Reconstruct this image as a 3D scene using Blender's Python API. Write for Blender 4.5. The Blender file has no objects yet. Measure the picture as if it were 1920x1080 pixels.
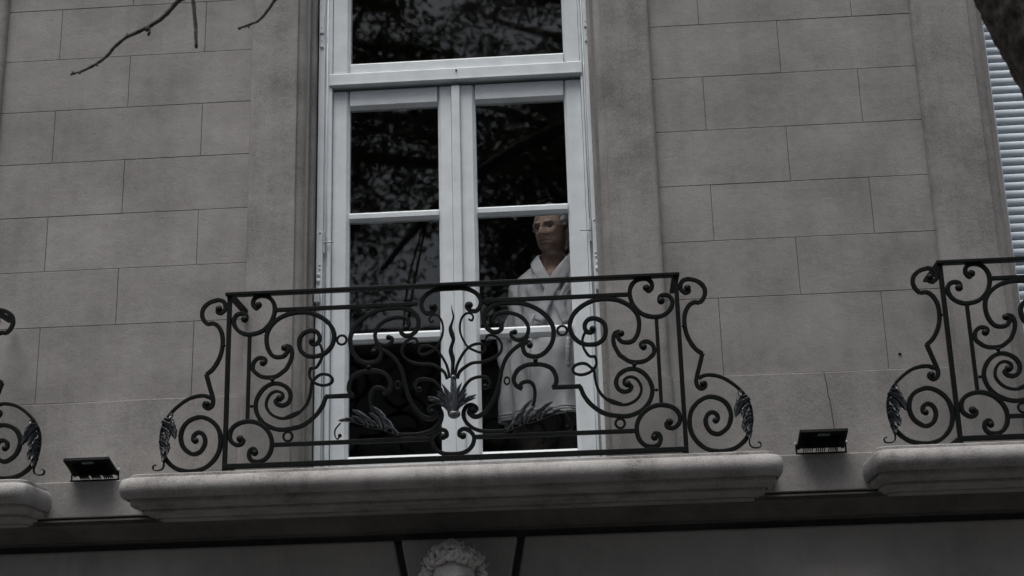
import bpy, bmesh, math, random
from mathutils import Vector, Matrix, noise

# ------------------------------------------------------------------ camera
ZO = 3.43                       # height of the string joint "z = 0" of the facade above the pavement
sc = bpy.context.scene
COL = sc.collection
cam_data = bpy.data.cameras.new('camera')
cam = bpy.data.objects.new('camera', cam_data)
COL.objects.link(cam)
YAW, PITCH, ROLL = -0.0590, 0.2926, -0.0277
fwd = Vector((math.sin(YAW) * math.cos(PITCH), math.cos(YAW) * math.cos(PITCH), math.sin(PITCH)))
rgt = Vector((math.cos(YAW), -math.sin(YAW), 0.0))
upv = rgt.cross(fwd)
r2 = math.cos(ROLL) * rgt + math.sin(ROLL) * upv
u2 = -math.sin(ROLL) * rgt + math.cos(ROLL) * upv
cam.matrix_world = Matrix(((r2.x, u2.x, -fwd.x, 0.654), (r2.y, u2.y, -fwd.y, -6.381),
                           (r2.z, u2.z, -fwd.z, ZO - 1.832), (0, 0, 0, 1)))
cam_data.sensor_width = 36.0
cam_data.lens = 2671.57 / 1920 * 36.0
cam_data.dof.use_dof = True
cam_data.dof.focus_distance = 6.75
cam_data.dof.aperture_fstop = 3.5
cam_data.clip_start = 0.05
cam_data.clip_end = 2000
sc.camera = cam

# ------------------------------------------------------------------ sky, sun, exposure
SUN_ELEV, SUN_AZ = math.radians(72), math.radians(200)     # azimuth clockwise from +Y
world = bpy.data.worlds.new('World')
sc.world = world
world.use_nodes = True
wn = world.node_tree.nodes
wl = world.node_tree.links
sky = wn.new('ShaderNodeTexSky')
sky.sky_type = 'NISHITA'
sky.sun_disc = False
sky.sun_elevation = SUN_ELEV
sky.sun_rotation = SUN_AZ
sky.dust_density = 6.0
sky.air_density = 1.0
sky.ozone_density = 1.0
hs = wn.new('ShaderNodeHueSaturation')
hs.inputs['Saturation'].default_value = 0.45
wl.new(sky.outputs[0], hs.inputs['Color'])
wl.new(hs.outputs[0], wn['Background'].inputs[0])
wn['Background'].inputs[1].default_value = 0.075
sun_d = bpy.data.lights.new('sun', 'SUN')
sun_d.energy = 1.3
sun_d.angle = math.radians(34)
sun_d.color = (1.0, 0.97, 0.93)
sun = bpy.data.objects.new('sun', sun_d)
COL.objects.link(sun)
sd = Vector((math.sin(SUN_AZ) * math.cos(SUN_ELEV), math.cos(SUN_AZ) * math.cos(SUN_ELEV), math.sin(SUN_ELEV)))
sun.rotation_euler = (-sd).to_track_quat('-Z', 'Y').to_euler()
sun.location = (0, -10, 20)
sc.view_settings.view_transform = 'Standard'
sc.view_settings.look = 'None'
sc.view_settings.gamma = 1.0
sc.view_settings.use_curve_mapping = False
sc.view_settings.exposure = 0.9

# ------------------------------------------------------------------ helpers
def tag(o, label=None, cat=None, group=None, kind=None):
    if label: o['label'] = label
    if cat: o['category'] = cat
    if group: o['group'] = group
    if kind: o['kind'] = kind
    return o

def empty(name, x, y, z, label=None, cat=None, group=None):
    """an Empty at a thing's base; z in facade height (0 = string joint)"""
    o = bpy.data.objects.new(name, None)
    o.empty_display_size = 0.1
    o.location = (x, y, z + ZO)
    COL.objects.link(o)
    return tag(o, label, cat, group)

def world_loc(o):
    v = Vector(o.location)
    while o.parent:
        o = o.parent
        v += Vector(o.location)
    return v

class MB:
    """collects geometry in facade coordinates and links it as ONE mesh object"""
    def __init__(s):
        s.v = []; s.f = []
    def add(s, verts, faces):
        b = len(s.v)
        s.v.extend([tuple(q) for q in verts])
        s.f.extend([tuple(i + b for i in f) for f in faces])
    def box(s, x0, x1, y0, y1, z0, z1):
        s.add([(x0, y0, z0), (x1, y0, z0), (x1, y1, z0), (x0, y1, z0), (x0, y0, z1), (x1, y0, z1), (x1, y1, z1), (x0, y1, z1)],
              [(0, 3, 2, 1), (4, 5, 6, 7), (0, 1, 5, 4), (1, 2, 6, 5), (2, 3, 7, 6), (3, 0, 4, 7)])
    def loft(s, rings, cap=True, closed=True):
        n = len(rings[0]); v = []; f = []
        for r in rings: v.extend(r)
        for i in range(len(rings) - 1):
            for j in range(n if closed else n - 1):
                a = i * n + j; b = i * n + (j + 1) % n
                f.append((a, b, b + n, a + n))
        if cap:
            f.append(tuple(range(n))[::-1]); f.append(tuple((len(rings) - 1) * n + j for j in range(n)))
        s.add(v, f)
    def prism(s, poly, axis, a0, a1):
        """poly extruded along axis: 'x' poly=(y,z), 'y' poly=(x,z), 'z' poly=(x,y)"""
        mk = {'x': lambda p, a: (a, p[0], p[1]), 'y': lambda p, a: (p[0], a, p[1]), 'z': lambda p, a: (p[0], p[1], a)}[axis]
        s.loft([[mk(p, a0) for p in poly], [mk(p, a1) for p in poly]])
    def tube(s, pts, rad, seg=8, cap=True):
        pts = [Vector(p) for p in pts]; n = len(pts)
        if not hasattr(rad, '__len__'): rad = [rad] * n
        rings = []; ref = None
        for i, p in enumerate(pts):
            t = (pts[min(i + 1, n - 1)] - pts[max(i - 1, 0)]).normalized()
            if ref is None: ref = t.orthogonal().normalized()
            ref = (ref - t * ref.dot(t)).normalized(); bn = t.cross(ref)
            rings.append([p + (ref * math.cos(2 * math.pi * k / seg) + bn * math.sin(2 * math.pi * k / seg)) * rad[i] for k in range(seg)])
        s.loft(rings, cap)
    def ball(s, c, rx, ry, rz, nu=14, nv=9):
        c = Vector(c); v = [c + Vector((0, 0, -rz))]; f = []
        for i in range(1, nv):
            ph = -math.pi / 2 + math.pi * i / nv
            for j in range(nu):
                th = 2 * math.pi * j / nu
                v.append(c + Vector((rx * math.cos(ph) * math.cos(th), ry * math.cos(ph) * math.sin(th), rz * math.sin(ph))))
        v.append(c + Vector((0, 0, rz))); L = len(v) - 1
        for j in range(nu):
            f.append((0, 1 + (j + 1) % nu, 1 + j)); f.append((L, L - nu + j, L - nu + (j + 1) % nu))
        for i in range(nv - 2):
            for j in range(nu):
                a = 1 + i * nu + j; b = 1 + i * nu + (j + 1) % nu
                f.append((a, b, b + nu, a + nu))
        s.add(v, f)
    def mesh(s, name, mat, origin, smooth=False, fix=True):
        me = bpy.data.meshes.new(name)
        me.from_pydata([(x - origin[0], y - origin[1], z + ZO - origin[2]) for x, y, z in s.v], [], s.f)
        if fix:
            bm = bmesh.new(); bm.from_mesh(me)
            bmesh.ops.recalc_face_normals(bm, faces=bm.faces)
            bm.to_mesh(me); bm.free()
        if smooth:
            for p in me.polygons: p.use_smooth = True
        me.materials.append(mat)
        return me
    def build(s, name, mat, parent=None, loc=None, smooth=False, bevel=0, fix=True, angle=None):
        if parent is not None: origin = world_loc(parent)
        elif loc is not None: origin = Vector((loc[0], loc[1], loc[2] + ZO))
        else: origin = Vector((0, 0, 0))
        me = s.mesh(name, mat, origin, smooth, fix)
        o = bpy.data.objects.new(name, me)
        COL.objects.link(o)
        if parent is not None: o.parent = parent
        else: o.location = origin
        if angle is not None: me.set_sharp_from_angle(angle=math.radians(angle))
        if bevel:
            b = o.modifiers.new('bevel', 'BEVEL'); b.width = bevel; b.segments = 2; b.limit_method = 'ANGLE'
        return o

def copy_tree(o, parent=None):
    c = o.copy(); COL.objects.link(c); c.parent = parent
    for ch in list(o.children): copy_tree(ch, c)
    return c

def catmull(pts, sub=6):
    P = [Vector(p) for p in pts]; out = []
    if len(P) < 3: return P
    for i in range(len(P) - 1):
        a = P[max(i - 1, 0)] if i else P[0] * 2 - P[1]
        b, c = P[i], P[i + 1]
        d = P[i + 2] if i + 2 < len(P) else P[-1] * 2 - P[-2]
        for k in range(sub):
            t = k / sub
            out.append(0.5 * ((2 * b) + (c - a) * t + (2 * a - 5 * b + 4 * c - d) * t * t + (3 * b - a - 3 * c + d) * t ** 3))
    out.append(P[-1])
    return out

def smoothstep(a, b, x):
    t = max(0.0, min(1.0, (x - a) / (b - a)))
    return t * t * (3 - 2 * t)

# ------------------------------------------------------------------ materials
def new_mat(name):
    m = bpy.data.materials.new(name); m.use_nodes = True
    nt = m.node_tree
    return m, nt.nodes, nt.links, nt.nodes['Principled BSDF']

def node(N, t, **kw):
    n = N.new(t)
    for k, v in kw.items():
        if hasattr(n, k) and k not in n.inputs: setattr(n, k, v)
        else: n.inputs[k].default_value = v
    return n

def stone_mat(name, c_dark, c_mid, c_light, grain=0.85, bump=0.3, streak=0.25, blotch=2.2, rough=0.9, vary=0.06, moss=0.0):
    m, N, L, B = new_mat(name)
    tc = N.new('ShaderNodeTexCoord'); geo = N.new('ShaderNodeNewGeometry')
    pos = geo.outputs['Position']
    n1 = node(N, 'ShaderNodeTexNoise', Scale=blotch, Detail=8.0, Roughness=0.62); L.new(pos, n1.inputs['Vector'])
    mp = N.new('ShaderNodeMapping'); mp.inputs['Scale'].default_value = (14, 14, 0.9); L.new(pos, mp.inputs['Vector'])
    n2 = node(N, 'ShaderNodeTexNoise', Scale=1.0, Detail=5.0, Roughness=0.6); L.new(mp.outputs[0], n2.inputs['Vector'])
    n3 = node(N, 'ShaderNodeTexNoise', Scale=170.0, Detail=3.0, Roughness=0.7); L.new(pos, n3.inputs['Vector'])
    n4 = node(N, 'ShaderNodeTexNoise', Scale=17.0, Detail=6.0, Roughness=0.65); L.new(pos, n4.inputs['Vector'])
    a = node(N, 'ShaderNodeMath', operation='MULTIPLY_ADD'); L.new(n2.outputs['Fac'], a.inputs[0]); a.inputs[1].default_value = streak; L.new(n1.outputs['Fac'], a.inputs[2])
    b = node(N, 'ShaderNodeMath', operation='MULTIPLY_ADD'); L.new(n3.outputs['Fac'], b.inputs[0]); b.inputs[1].default_value = grain; L.new(a.outputs[0], b.inputs[2])
    c = node(N, 'ShaderNodeMath', operation='MULTIPLY_ADD'); L.new(n4.outputs['Fac'], c.inputs[0]); c.inputs[1].default_value = 0.25; L.new(b.outputs[0], c.inputs[2])
    mid = 0.5 * (1 + streak + grain + 0.25)
    ramp = N.new('ShaderNodeValToRGB'); L.new(c.outputs[0], ramp.inputs['Fac'])
    sub = node(N, 'ShaderNodeMath', operation='SUBTRACT'); L.new(c.outputs[0], sub.inputs[0]); sub.inputs[1].default_value = mid - 0.5
    L.new(sub.outputs[0], ramp.inputs['Fac'])
    e = ramp.color_ramp.elements
    e[0].position = 0.22; e[0].color = (*c_dark, 1); e[1].position = 0.8; e[1].color = (*c_light, 1)
    k = e.new(0.5); k.color = (*c_mid, 1)
    oi = N.new('ShaderNodeObjectInfo')
    mr = node(N, 'ShaderNodeMapRange'); L.new(oi.outputs['Random'], mr.inputs['Value']); mr.inputs['To Min'].default_value = 1 - vary; mr.inputs['To Max'].default_value = 1 + vary
    mul = node(N, 'ShaderNodeVectorMath', operation='SCALE'); L.new(ramp.outputs['Color'], mul.inputs[0]); L.new(mr.outputs[0], mul.inputs['Scale'])
    L.new(mul.outputs[0], B.inputs['Base Color'])
    B.inputs['Roughness'].default_value = rough
    B.inputs['Specular IOR Level'].default_value = 0.25
    bp = node(N, 'ShaderNodeBump', Strength=bump, Distance=0.004); L.new(b.outputs[0], bp.inputs['Height'])
    bp2 = node(N, 'ShaderNodeBump', Strength=bump * 0.8, Distance=0.012); L.new(n4.outputs['Fac'], bp2.inputs['Height']); L.new(bp.outputs[0], bp2.inputs['Normal'])
    L.new(bp2.outputs[0], B.inputs['Normal'])
    return m

def plain_mat(name, col, rough=0.6, var=0.12, scale=9.0, bump=0.0, bscale=60.0, spec=0.4, metal=0.0, spots=None):
    m, N, L, B = new_mat(name)
    geo = N.new('ShaderNodeNewGeometry')
    n1 = node(N, 'ShaderNodeTexNoise', Scale=scale, Detail=6.0, Roughness=0.6); L.new(geo.outputs['Position'], n1.inputs['Vector'])
    ramp = N.new('ShaderNodeValToRGB'); L.new(n1.outputs['Fac'], ramp.inputs['Fac'])
    e = ramp.color_ramp.elements
    e[0].position = 0.3; e[0].color = (*[c * (1 - var) for c in col], 1)
    e[1].position = 0.7; e[1].color = (*[min(1, c * (1 + var)) for c in col], 1)
    L.new(ramp.outputs[0], B.inputs['Base Color'])
    B.inputs['Roughness'].default_value = rough; B.inputs['Specular IOR Level'].default_value = spec; B.inputs['Metallic'].default_value = metal
    if bump:
        n2 = node(N, 'ShaderNodeTexNoise', Scale=bscale, Detail=4.0, Roughness=0.6); L.new(geo.outputs['Position'], n2.inputs['Vector'])
        bp = node(N, 'ShaderNodeBump', Strength=bump, Distance=0.003); L.new(n2.outputs['Fac'], bp.inputs['Height']); L.new(bp.outputs[0], B.inputs['Normal'])
    return m

def glass_mat(name):
    m, N, L, B = new_mat(name); N.remove(B)
    out = [n for n in N if n.type == 'OUTPUT_MATERIAL'][0]
    gl = node(N, 'ShaderNodeBsdfGlossy', Roughness=0.022); tr = node(N, 'ShaderNodeBsdfTransparent'); tr.inputs[0].default_value = (0.972, 0.978, 0.978, 1)
    lw = node(N, 'ShaderNodeLayerWeight', Blend=0.5)
    pw = node(N, 'ShaderNodeMath', operation='POWER'); L.new(lw.outputs['Facing'], pw.inputs[0]); pw.inputs[1].default_value = 5.0
    fr = node(N, 'ShaderNodeMath', operation='MULTIPLY_ADD'); L.new(pw.outputs[0], fr.inputs[0]); fr.inputs[1].default_value = 0.957; fr.inputs[2].default_value = 0.043
    mx = N.new('ShaderNodeMixShader')
    geo = N.new('ShaderNodeNewGeometry')
    nz = node(N, 'ShaderNodeTexNoise', Scale=2.6, Detail=2.0); L.new(geo.outputs['Position'], nz.inputs['Vector'])
    bp = node(N, 'ShaderNodeBump', Strength=0.012, Distance=0.02); L.new(nz.outputs['Fac'], bp.inputs['Height']); L.new(bp.outputs[0], gl.inputs['Normal'])
    L.new(fr.outputs[0], mx.inputs[0]); L.new(tr.outputs[0], mx.inputs[1]); L.new(gl.outputs[0], mx.inputs[2]); L.new(mx.outputs[0], out.inputs[0])
    return m

M = {}
M['stone'] = stone_mat('facade_render', (0.170, 0.165, 0.161), (0.257, 0.251, 0.246), (0.340, 0.333, 0.327), vary=0.03)
M['casing'] = stone_mat('casing_stone', (0.145, 0.141, 0.137), (0.248, 0.243, 0.238), (0.338, 0.332, 0.326), blotch=3.0, streak=0.4, vary=0.03)
M['slab'] = stone_mat('balcony_stone', (0.13, 0.126, 0.122), (0.295, 0.289, 0.286), (0.39, 0.384, 0.382), blotch=3.5, streak=0.45, vary=0.02, bump=0.4)
M['lower'] = stone_mat('ground_floor_render', (0.26, 0.252, 0.245), (0.35, 0.342, 0.334), (0.41, 0.40, 0.392), vary=0.03)
M['mortar'] = stone_mat('joint_mortar', (0.14, 0.137, 0.134), (0.205, 0.2, 0.196), (0.25, 0.245, 0.24))
M['cornice'] = stone_mat('shade_darkened_cornice_stone', (0.065, 0.063, 0.061), (0.11, 0.107, 0.104), (0.16, 0.156, 0.152), vary=0.0, blotch=4.0)  # shade of the undercut band painted into the colour, darker than the facade
M['mask'] = stone_mat('carved_stone', (0.28, 0.27, 0.26), (0.50, 0.49, 0.48), (0.6, 0.59, 0.58), blotch=9.0, vary=0.0)
M['white'] = plain_mat('white_paint', (0.66, 0.71, 0.745), rough=0.45, var=0.08, scale=11.0, bump=0.12, bscale=55)
M['shutter'] = plain_mat('shutter_paint', (0.56, 0.635, 0.70), rough=0.4, var=0.05, scale=3.0)
M['iron'] = plain_mat('black_iron_paint', (0.0032, 0.0045, 0.0045), rough=0.55, var=0.45, scale=30.0, bump=0.3, bscale=120, spec=0.16)
M['leaf_iron'] = plain_mat('worn_cast_iron', (0.050, 0.060, 0.070), rough=0.30, var=0.75, scale=70.0, bump=0.15, bscale=140, spec=0.9)
M['bracket_iron'] = plain_mat('dark_leaf_iron', (0.008, 0.011, 0.015), rough=0.32, var=0.6, scale=50.0, bump=0.2, bscale=140, spec=0.55)
M['hardware'] = plain_mat('painted_hardware', (0.42, 0.45, 0.46), rough=0.5, var=0.25, scale=60)
M['dark_metal'] = plain_mat('black_lamp_metal', (0.005, 0.005, 0.006), rough=0.6, var=0.3, scale=50, spec=0.12)
M['lamp_glass'] = plain_mat('lamp_cover', (0.25, 0.26, 0.26), rough=0.15, var=0.1)
M['sticker'] = plain_mat('lamp_sticker', (0.13, 0.19, 0.18), rough=0.5, var=0.6, scale=160)
M['glass'] = glass_mat('window_glass')
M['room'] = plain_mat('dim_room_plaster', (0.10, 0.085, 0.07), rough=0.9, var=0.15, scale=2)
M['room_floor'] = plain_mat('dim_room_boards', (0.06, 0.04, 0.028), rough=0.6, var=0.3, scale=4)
M['skin'] = plain_mat('skin', (0.36, 0.25, 0.205), rough=0.6, var=0.22, scale=38.0, bump=0.2, bscale=90)
M['hair'] = plain_mat('grey_hair', (0.5, 0.5, 0.5), rough=0.6, var=0.35, scale=90.0, bump=0.8, bscale=160)
M['robe'] = plain_mat('white_towelling', (0.55, 0.565, 0.59), rough=0.95, var=0.05, scale=14.0, bump=0.55, bscale=190, spec=0.1)
M['trousers'] = plain_mat('dark_brown_cloth', (0.035, 0.027, 0.022), rough=0.95, var=0.2, scale=20)
M['eye'] = plain_mat('eye', (0.10, 0.09, 0.085), rough=0.2, var=0.3, scale=200)
M['wire'] = plain_mat('spectacle_wire', (0.08, 0.075, 0.07), rough=0.35, metal=0.6)
M['leaf'] = plain_mat('tree_leaf', (0.055, 0.085, 0.032), rough=0.55, var=0.45, scale=1.3)
M['ground'] = plain_mat('earth_ground', (0.10, 0.095, 0.085), rough=0.95, var=0.2, scale=0.3)
M['asphalt'] = plain_mat('asphalt', (0.04, 0.04, 0.042), rough=0.9, var=0.2, scale=2.0, bump=0.3)
M['paving'] = plain_mat('grey_paving', (0.065, 0.063, 0.06), rough=0.9, var=0.2, scale=2.5, bump=0.3)
M['far_wall'] = plain_mat('pale_far_render', (0.42, 0.43, 0.44), rough=0.9, var=0.15, scale=0.8)
M['far_glass'] = plain_mat('far_window', (0.03, 0.035, 0.04), rough=0.12, var=0.2, spec=0.5)

def bark_mat():
    m, N, L, B = new_mat('rough_bark')
    geo = N.new('ShaderNodeNewGeometry')
    mp = N.new('ShaderNodeMapping'); mp.inputs['Scale'].default_value = (1, 1, 0.45); L.new(geo.outputs['Position'], mp.inputs['Vector'])
    v = node(N, 'ShaderNodeTexNoise', Scale=42.0, Detail=7.0, Roughness=0.7); L.new(mp.outputs[0], v.inputs['Vector'])
    r = N.new('ShaderNodeValToRGB'); L.new(v.outputs['Fac'], r.inputs[0])
    r.color_ramp.elements[0].position = 0.35; r.color_ramp.elements[0].color = (0.014, 0.012, 0.010, 1)
    r.color_ramp.elements[1].position = 0.7; r.color_ramp.elements[1].color = (0.11, 0.093, 0.078, 1)
    L.new(r.outputs[0], B.inputs['Base Color']); B.inputs['Roughness'].default_value = 0.95
    bp = node(N, 'ShaderNodeBump', Strength=0.9, Distance=0.02); L.new(v.outputs['Fac'], bp.inputs['Height']); L.new(bp.outputs[0], B.inputs['Normal'])
    return m
M['bark'] = bark_mat()

# ------------------------------------------------------------------ ground, pavement, road
G = -ZO
m = MB(); m.add([(-300, -300, G - 0.16), (300, -300, G - 0.16), (300, 300, G - 0.16), (-300, 300, G - 0.16)], [(0, 1, 2, 3)])
tag(m.build('ground', M['ground']), kind='structure')
m = MB(); m.box(-60, 60, -4.6, 0.4, G - 0.30, G)
tag(m.build('pavement', M['paving'], bevel=0.02), kind='structure')
m = MB(); m.box(-60, 60, -12.0, -4.6, G - 0.30, G - 0.13)
tag(m.build('road', M['asphalt']), kind='structure')
m = MB(); m.box(-60, 60, -17.0, -12.0, G - 0.30, G)
tag(m.build('far_pavement', M['paving'], bevel=0.02), kind='structure')

# ------------------------------------------------------------------ the facade
CO, CI, RV = 0.988, 0.755, 0.682          # casing: outer edge, inner edge of its face, opening
PAN = 1.264                                # width of the ashlar panel between two casings
WIN = (-3.24, 0.0, 3.24)                   # the three window axes
TOP = 4.6
J7 = -0.371
house = empty('town_house', 0, 0, G, 'grey rendered town house facade with block joints, window casings and stone balconies', 'building')

wall = MB()
Y0, Y1 = 0.008, 0.30
openings = [(-3.24 - 0.70, -2.595), (-0.70, 0.70), (2.595, 3.24 + 0.70)]
xs = [-9.0]
for a, b in openings: xs += [a, b]
xs.append(9.0)
for i in range(0, len(xs), 2): wall.box(xs[i], xs[i + 1], Y0, Y1, -0.93, TOP)
for a, b in openings:
    wall.box(a, b, Y0, Y1, 2.36, TOP)
    wall.box(a, b, Y0, Y1, -0.93, -0.80)
wall_o = wall.build('wall', M['mortar'], house)

def stone_block(x0, x1, z0, z1, y0=0.0, parent=None, mat='stone', g=0.0011, y1=0.02):
    b = MB(); c = 0.0012
    r0 = [(x0 + g, y1, z0 + g), (x1 - g, y1, z0 + g), (x1 - g, y1, z1 - g), (x0 + g, y1, z1 - g)]
    r1 = [(x, y0 + c, z) for x, _, z in r0]
    r2_ = [(x0 + g + c, y0, z0 + g + c), (x1 - g - c, y0, z0 + g + c), (x1 - g - c, y0, z1 - g - c), (x0 + g + c, y0, z1 - g - c)]
    b.loft([r0, r1, r2_])
    return b.build('stone_block', M[mat], parent)

rb = random.Random(4)
H = 0.28
for side in (-1, 1):
    lo, hi = 0.955, CO + PAN + 0.033
    zs = [J7] + [H * k for k in range(0, 16)]
    for k in range(len(zs) - 1):
        j = [0.988 + 0.622] if k % 2 else [0.988 + 0.244, 0.988 + 0.987]
        edges = [lo] + j + [hi]
        for a, b in zip(edges[:-1], edges[1:]):
            dy = rb.uniform(-0.0006, 0.0006)
            if side > 0: stone_block(a, b, zs[k], zs[k + 1], dy, wall_o)
            else: stone_block(-b, -a, zs[k], zs[k + 1], dy, wall_o)
    # wall beyond the outer windows, outside the photograph
    for k in range(len(zs) - 1):
        a, b = (4.20, 9.0)
        stone_block(*((a, b) if side > 0 else (-b, -a)), zs[k], zs[k + 1], 0, wall_o)

# plinth course below the ashlar, with the crooked cracked joint on the right
plinth = empty('plinth', 0, 0, 0); plinth.parent = house; plinth.location = (0, 0, ZO)
def plinth_block(poly, y0=-0.020):
    b = MB(); b.prism(poly, 'y', 0.04, y0)
    return b.build('plinth_block', M['stone'], plinth, bevel=0.003)
ZL = -0.757
plinth_block([(-2.29, ZL), (-0.95, ZL), (-0.95, J7 - 0.004), (-1.4, J7 - 0.001), (-1.9, J7 - 0.006), (-2.29, J7 - 0.003)])
ck = [(1.680, J7 - 0.004), (1.684, -0.41), (1.690, -0.455), (1.689, -0.48), (1.696, -0.517), (1.700, -0.578), (1.704, -0.64), (1.703, ZL)]
plinth_block([(0.95, ZL)] + [(x - 0.0012, z) for x, z in ck[::-1]] + [(1.3, J7 - 0.002), (0.95, J7 - 0.006)])
plinth_block([(2.29, J7 - 0.003)] + [(x + 0.0012, z) for x, z in ck] + [(2.29, ZL)])
plinth_block([(4.2, ZL), (9, ZL), (9, J7), (4.2, J7)]); plinth_block([(-9, ZL), (-4.2, ZL), (-4.2, J7), (-9, J7)])
b = MB(); b.box(-9, 9, -0.090, 0.05, -0.921, ZL)
b.build('plinth_ledge', M['stone'], house, bevel=0.005)

# window casings: moulded profile swept up each side of every opening
def casing(xc, side, z0, z1, grow=0.0, co=CO, ci=CI, rv=RV, name='window_casing'):
    fy = -0.037 - grow
    prof = [(co + grow, 0.03), (co + grow, fy + 0.024), (co + grow - 0.004, fy + 0.012), (co + grow - 0.012, fy + 0.004), (co + grow - 0.024, fy),
            (ci, fy), (ci - 0.003, fy + 0.003), (ci - 0.004, fy + 0.014)]
    for k in range(1, 7):
        t = k / 6 * math.pi / 2
        prof.append((ci - 0.006 - (ci - rv - 0.030) * math.sin(t), fy + 0.016 + 0.068 * (1 - math.cos(t))))
    prof += [(rv + 0.021, 0.050 - grow * 0.5), (rv + 0.003, 0.050 - grow * 0.5), (rv, 0.053), (rv, 0.20), (co - 0.1, 0.20)]
    b = MB(); b.prism([(xc + side * x, y) for x, y in prof], 'z', z0, z1)
    return b.build(name, M['casing'], house, smooth=True, angle=32)
def casing_pair(xc, side, **kw):
    casing(xc, side, J7 + 0.001, 2.62, **kw)
    casing(xc, side, -0.79, J7 - 0.002, grow=0.010, name='casing_base', **kw)
casing_pair(0, -1); casing_pair(0, 1)
casing_pair(3.24, -1, ci=0.722, rv=0.632); casing_pair(3.24, 1)
casing_pair(-3.24, 1, ci=0.722, rv=0.632); casing_pair(-3.24, -1)
for xc in WIN:
    b = MB(); b.box(xc - CO, xc + CO, -0.041, 0.2, 2.36, 2.66)
    b.build('window_lintel', M['casing'], house, bevel=0.01)

# string cornice, undercut, above the ground floor
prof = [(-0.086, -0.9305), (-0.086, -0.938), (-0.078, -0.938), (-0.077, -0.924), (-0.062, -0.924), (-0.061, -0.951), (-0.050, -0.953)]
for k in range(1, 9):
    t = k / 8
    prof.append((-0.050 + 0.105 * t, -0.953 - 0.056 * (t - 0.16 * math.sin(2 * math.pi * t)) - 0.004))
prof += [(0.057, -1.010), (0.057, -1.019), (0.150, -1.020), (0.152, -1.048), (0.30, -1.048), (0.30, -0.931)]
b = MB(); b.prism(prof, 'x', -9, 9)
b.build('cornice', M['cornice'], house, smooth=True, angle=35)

# ground floor: keystone between two wedge joints
def gf(poly, name, y0=0.100, y1=0.34):
    b = MB(); b.prism(poly, 'y', y1, y0)
    return b.build(name, M['lower'], house, bevel=0.010)
zk, zt = -1.68, -1.0485
kx = lambda z, s: s * (0.282 - (-1.045 - z) * 0.19)
gp = 0.017
gf([(-9, G), (-9, zt), (kx(zt, -1) - gp, zt), (kx(zk, -1) - gp, zk), (kx(zk, -1) - gp, G)], 'ground_floor_wall')
gf([(9, G), (9, zt), (kx(zt, 1) + gp, zt), (kx(zk, 1) + gp, zk), (kx(zk, 1) + gp, G)], 'ground_floor_wall')
gf([(kx(zt, -1) + gp, zt), (kx(zt, 1) - gp, zt), (kx(zk, 1) - gp, zk), (kx(zk, -1) + gp, zk)], 'keystone', y0=0.090)
b = MB(); b.box(-0.4, 0.4, 0.20, 0.33, G, -1.05); b.build('joint_backing', M['mortar'], house)

# balcony slabs: bullnosed profile swept round three sides
sp = [(0.0, -0.782), (0.352, -0.780), (0.360, -0.784), (0.361, -0.797), (0.372, -0.799)]
for k in range(0, 11):
    a = math.radians(80 - 165 * k / 10)
    sp.append((0.384 + 0.046 * math.cos(a), -0.845 + 0.045 * math.sin(a)))
sp += [(0.374, -0.889), (0.366, -0.882), (0.356, -0.884), (0.354, -0.903)]
for k in range(1, 6):
    t = k / 5 * math.pi / 2
    sp.append((0.353 - 0.068 * (1 - math.cos(t)), -0.903 - 0.017 * math.sin(t)))
sp += [(0.274, -0.921), (0.274, -0.903), (0.261, -0.903), (0.260, -0.931), (0.256, -0.933)]
for k in range(1, 6):
    t = k / 5 * math.pi / 2
    sp.append((0.256 - 0.085 * math.sin(t), -0.933 - 0.014 * (1 - math.cos(t))))
sp += [(0.160, -0.930), (0.148, -0.930), (0.147, -0.9495), (0.10, -0.9515), (0.0, -0.9515)]
def slab(xc):
    W = 1.270; b = MB(); rings = []
    rings.append([(xc - W - o * 0.35, 0.06, z) for o, z in sp])
    def arc(o, k, s):
        rc = min(0.06, o * 0.9); a = k / 8 * math.pi / 2
        cx, cy = W + o * 0.35 - rc, -o + rc
        return (xc + s * (cx + rc * math.cos(a)), cy - rc * math.sin(a))
    for k in range(0, 9): rings.append([(*arc(o, k, -1), z) for o, z in sp])
    for q in range(1, 40):
        t = q / 40
        rings.append([(xc + (-W + 0.08) * (1 - t) + (W - 0.08) * t, -o, z) for o, z in sp])
    for k in range(8, -1, -1): rings.append([(*arc(o, k, 1), z) for o, z in sp])
    rings.append([(xc + W + o * 0.35, 0.06, z) for o, z in sp])
    b.loft(rings, cap=True)
    return b.build('balcony_slab', M['slab'], house, smooth=True, angle=38)
BAL = (0.0, 3.162, -3.128)
for x in (0.0, 3.217, -3.25): slab(x)

# the dim room behind the french window
def room(name, mat, *bx):
    b = MB(); b.box(*bx); tag(b.build(name, M[mat]), kind='structure')
FL = -1.09
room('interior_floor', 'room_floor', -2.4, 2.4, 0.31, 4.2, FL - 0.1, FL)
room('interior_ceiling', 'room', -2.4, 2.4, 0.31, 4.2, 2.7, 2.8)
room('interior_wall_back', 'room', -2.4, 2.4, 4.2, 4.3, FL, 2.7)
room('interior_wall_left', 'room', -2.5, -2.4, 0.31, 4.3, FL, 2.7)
room('interior_wall_right', 'room', 2.4, 2.5, 0.31, 4.3, FL, 2.7)

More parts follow.
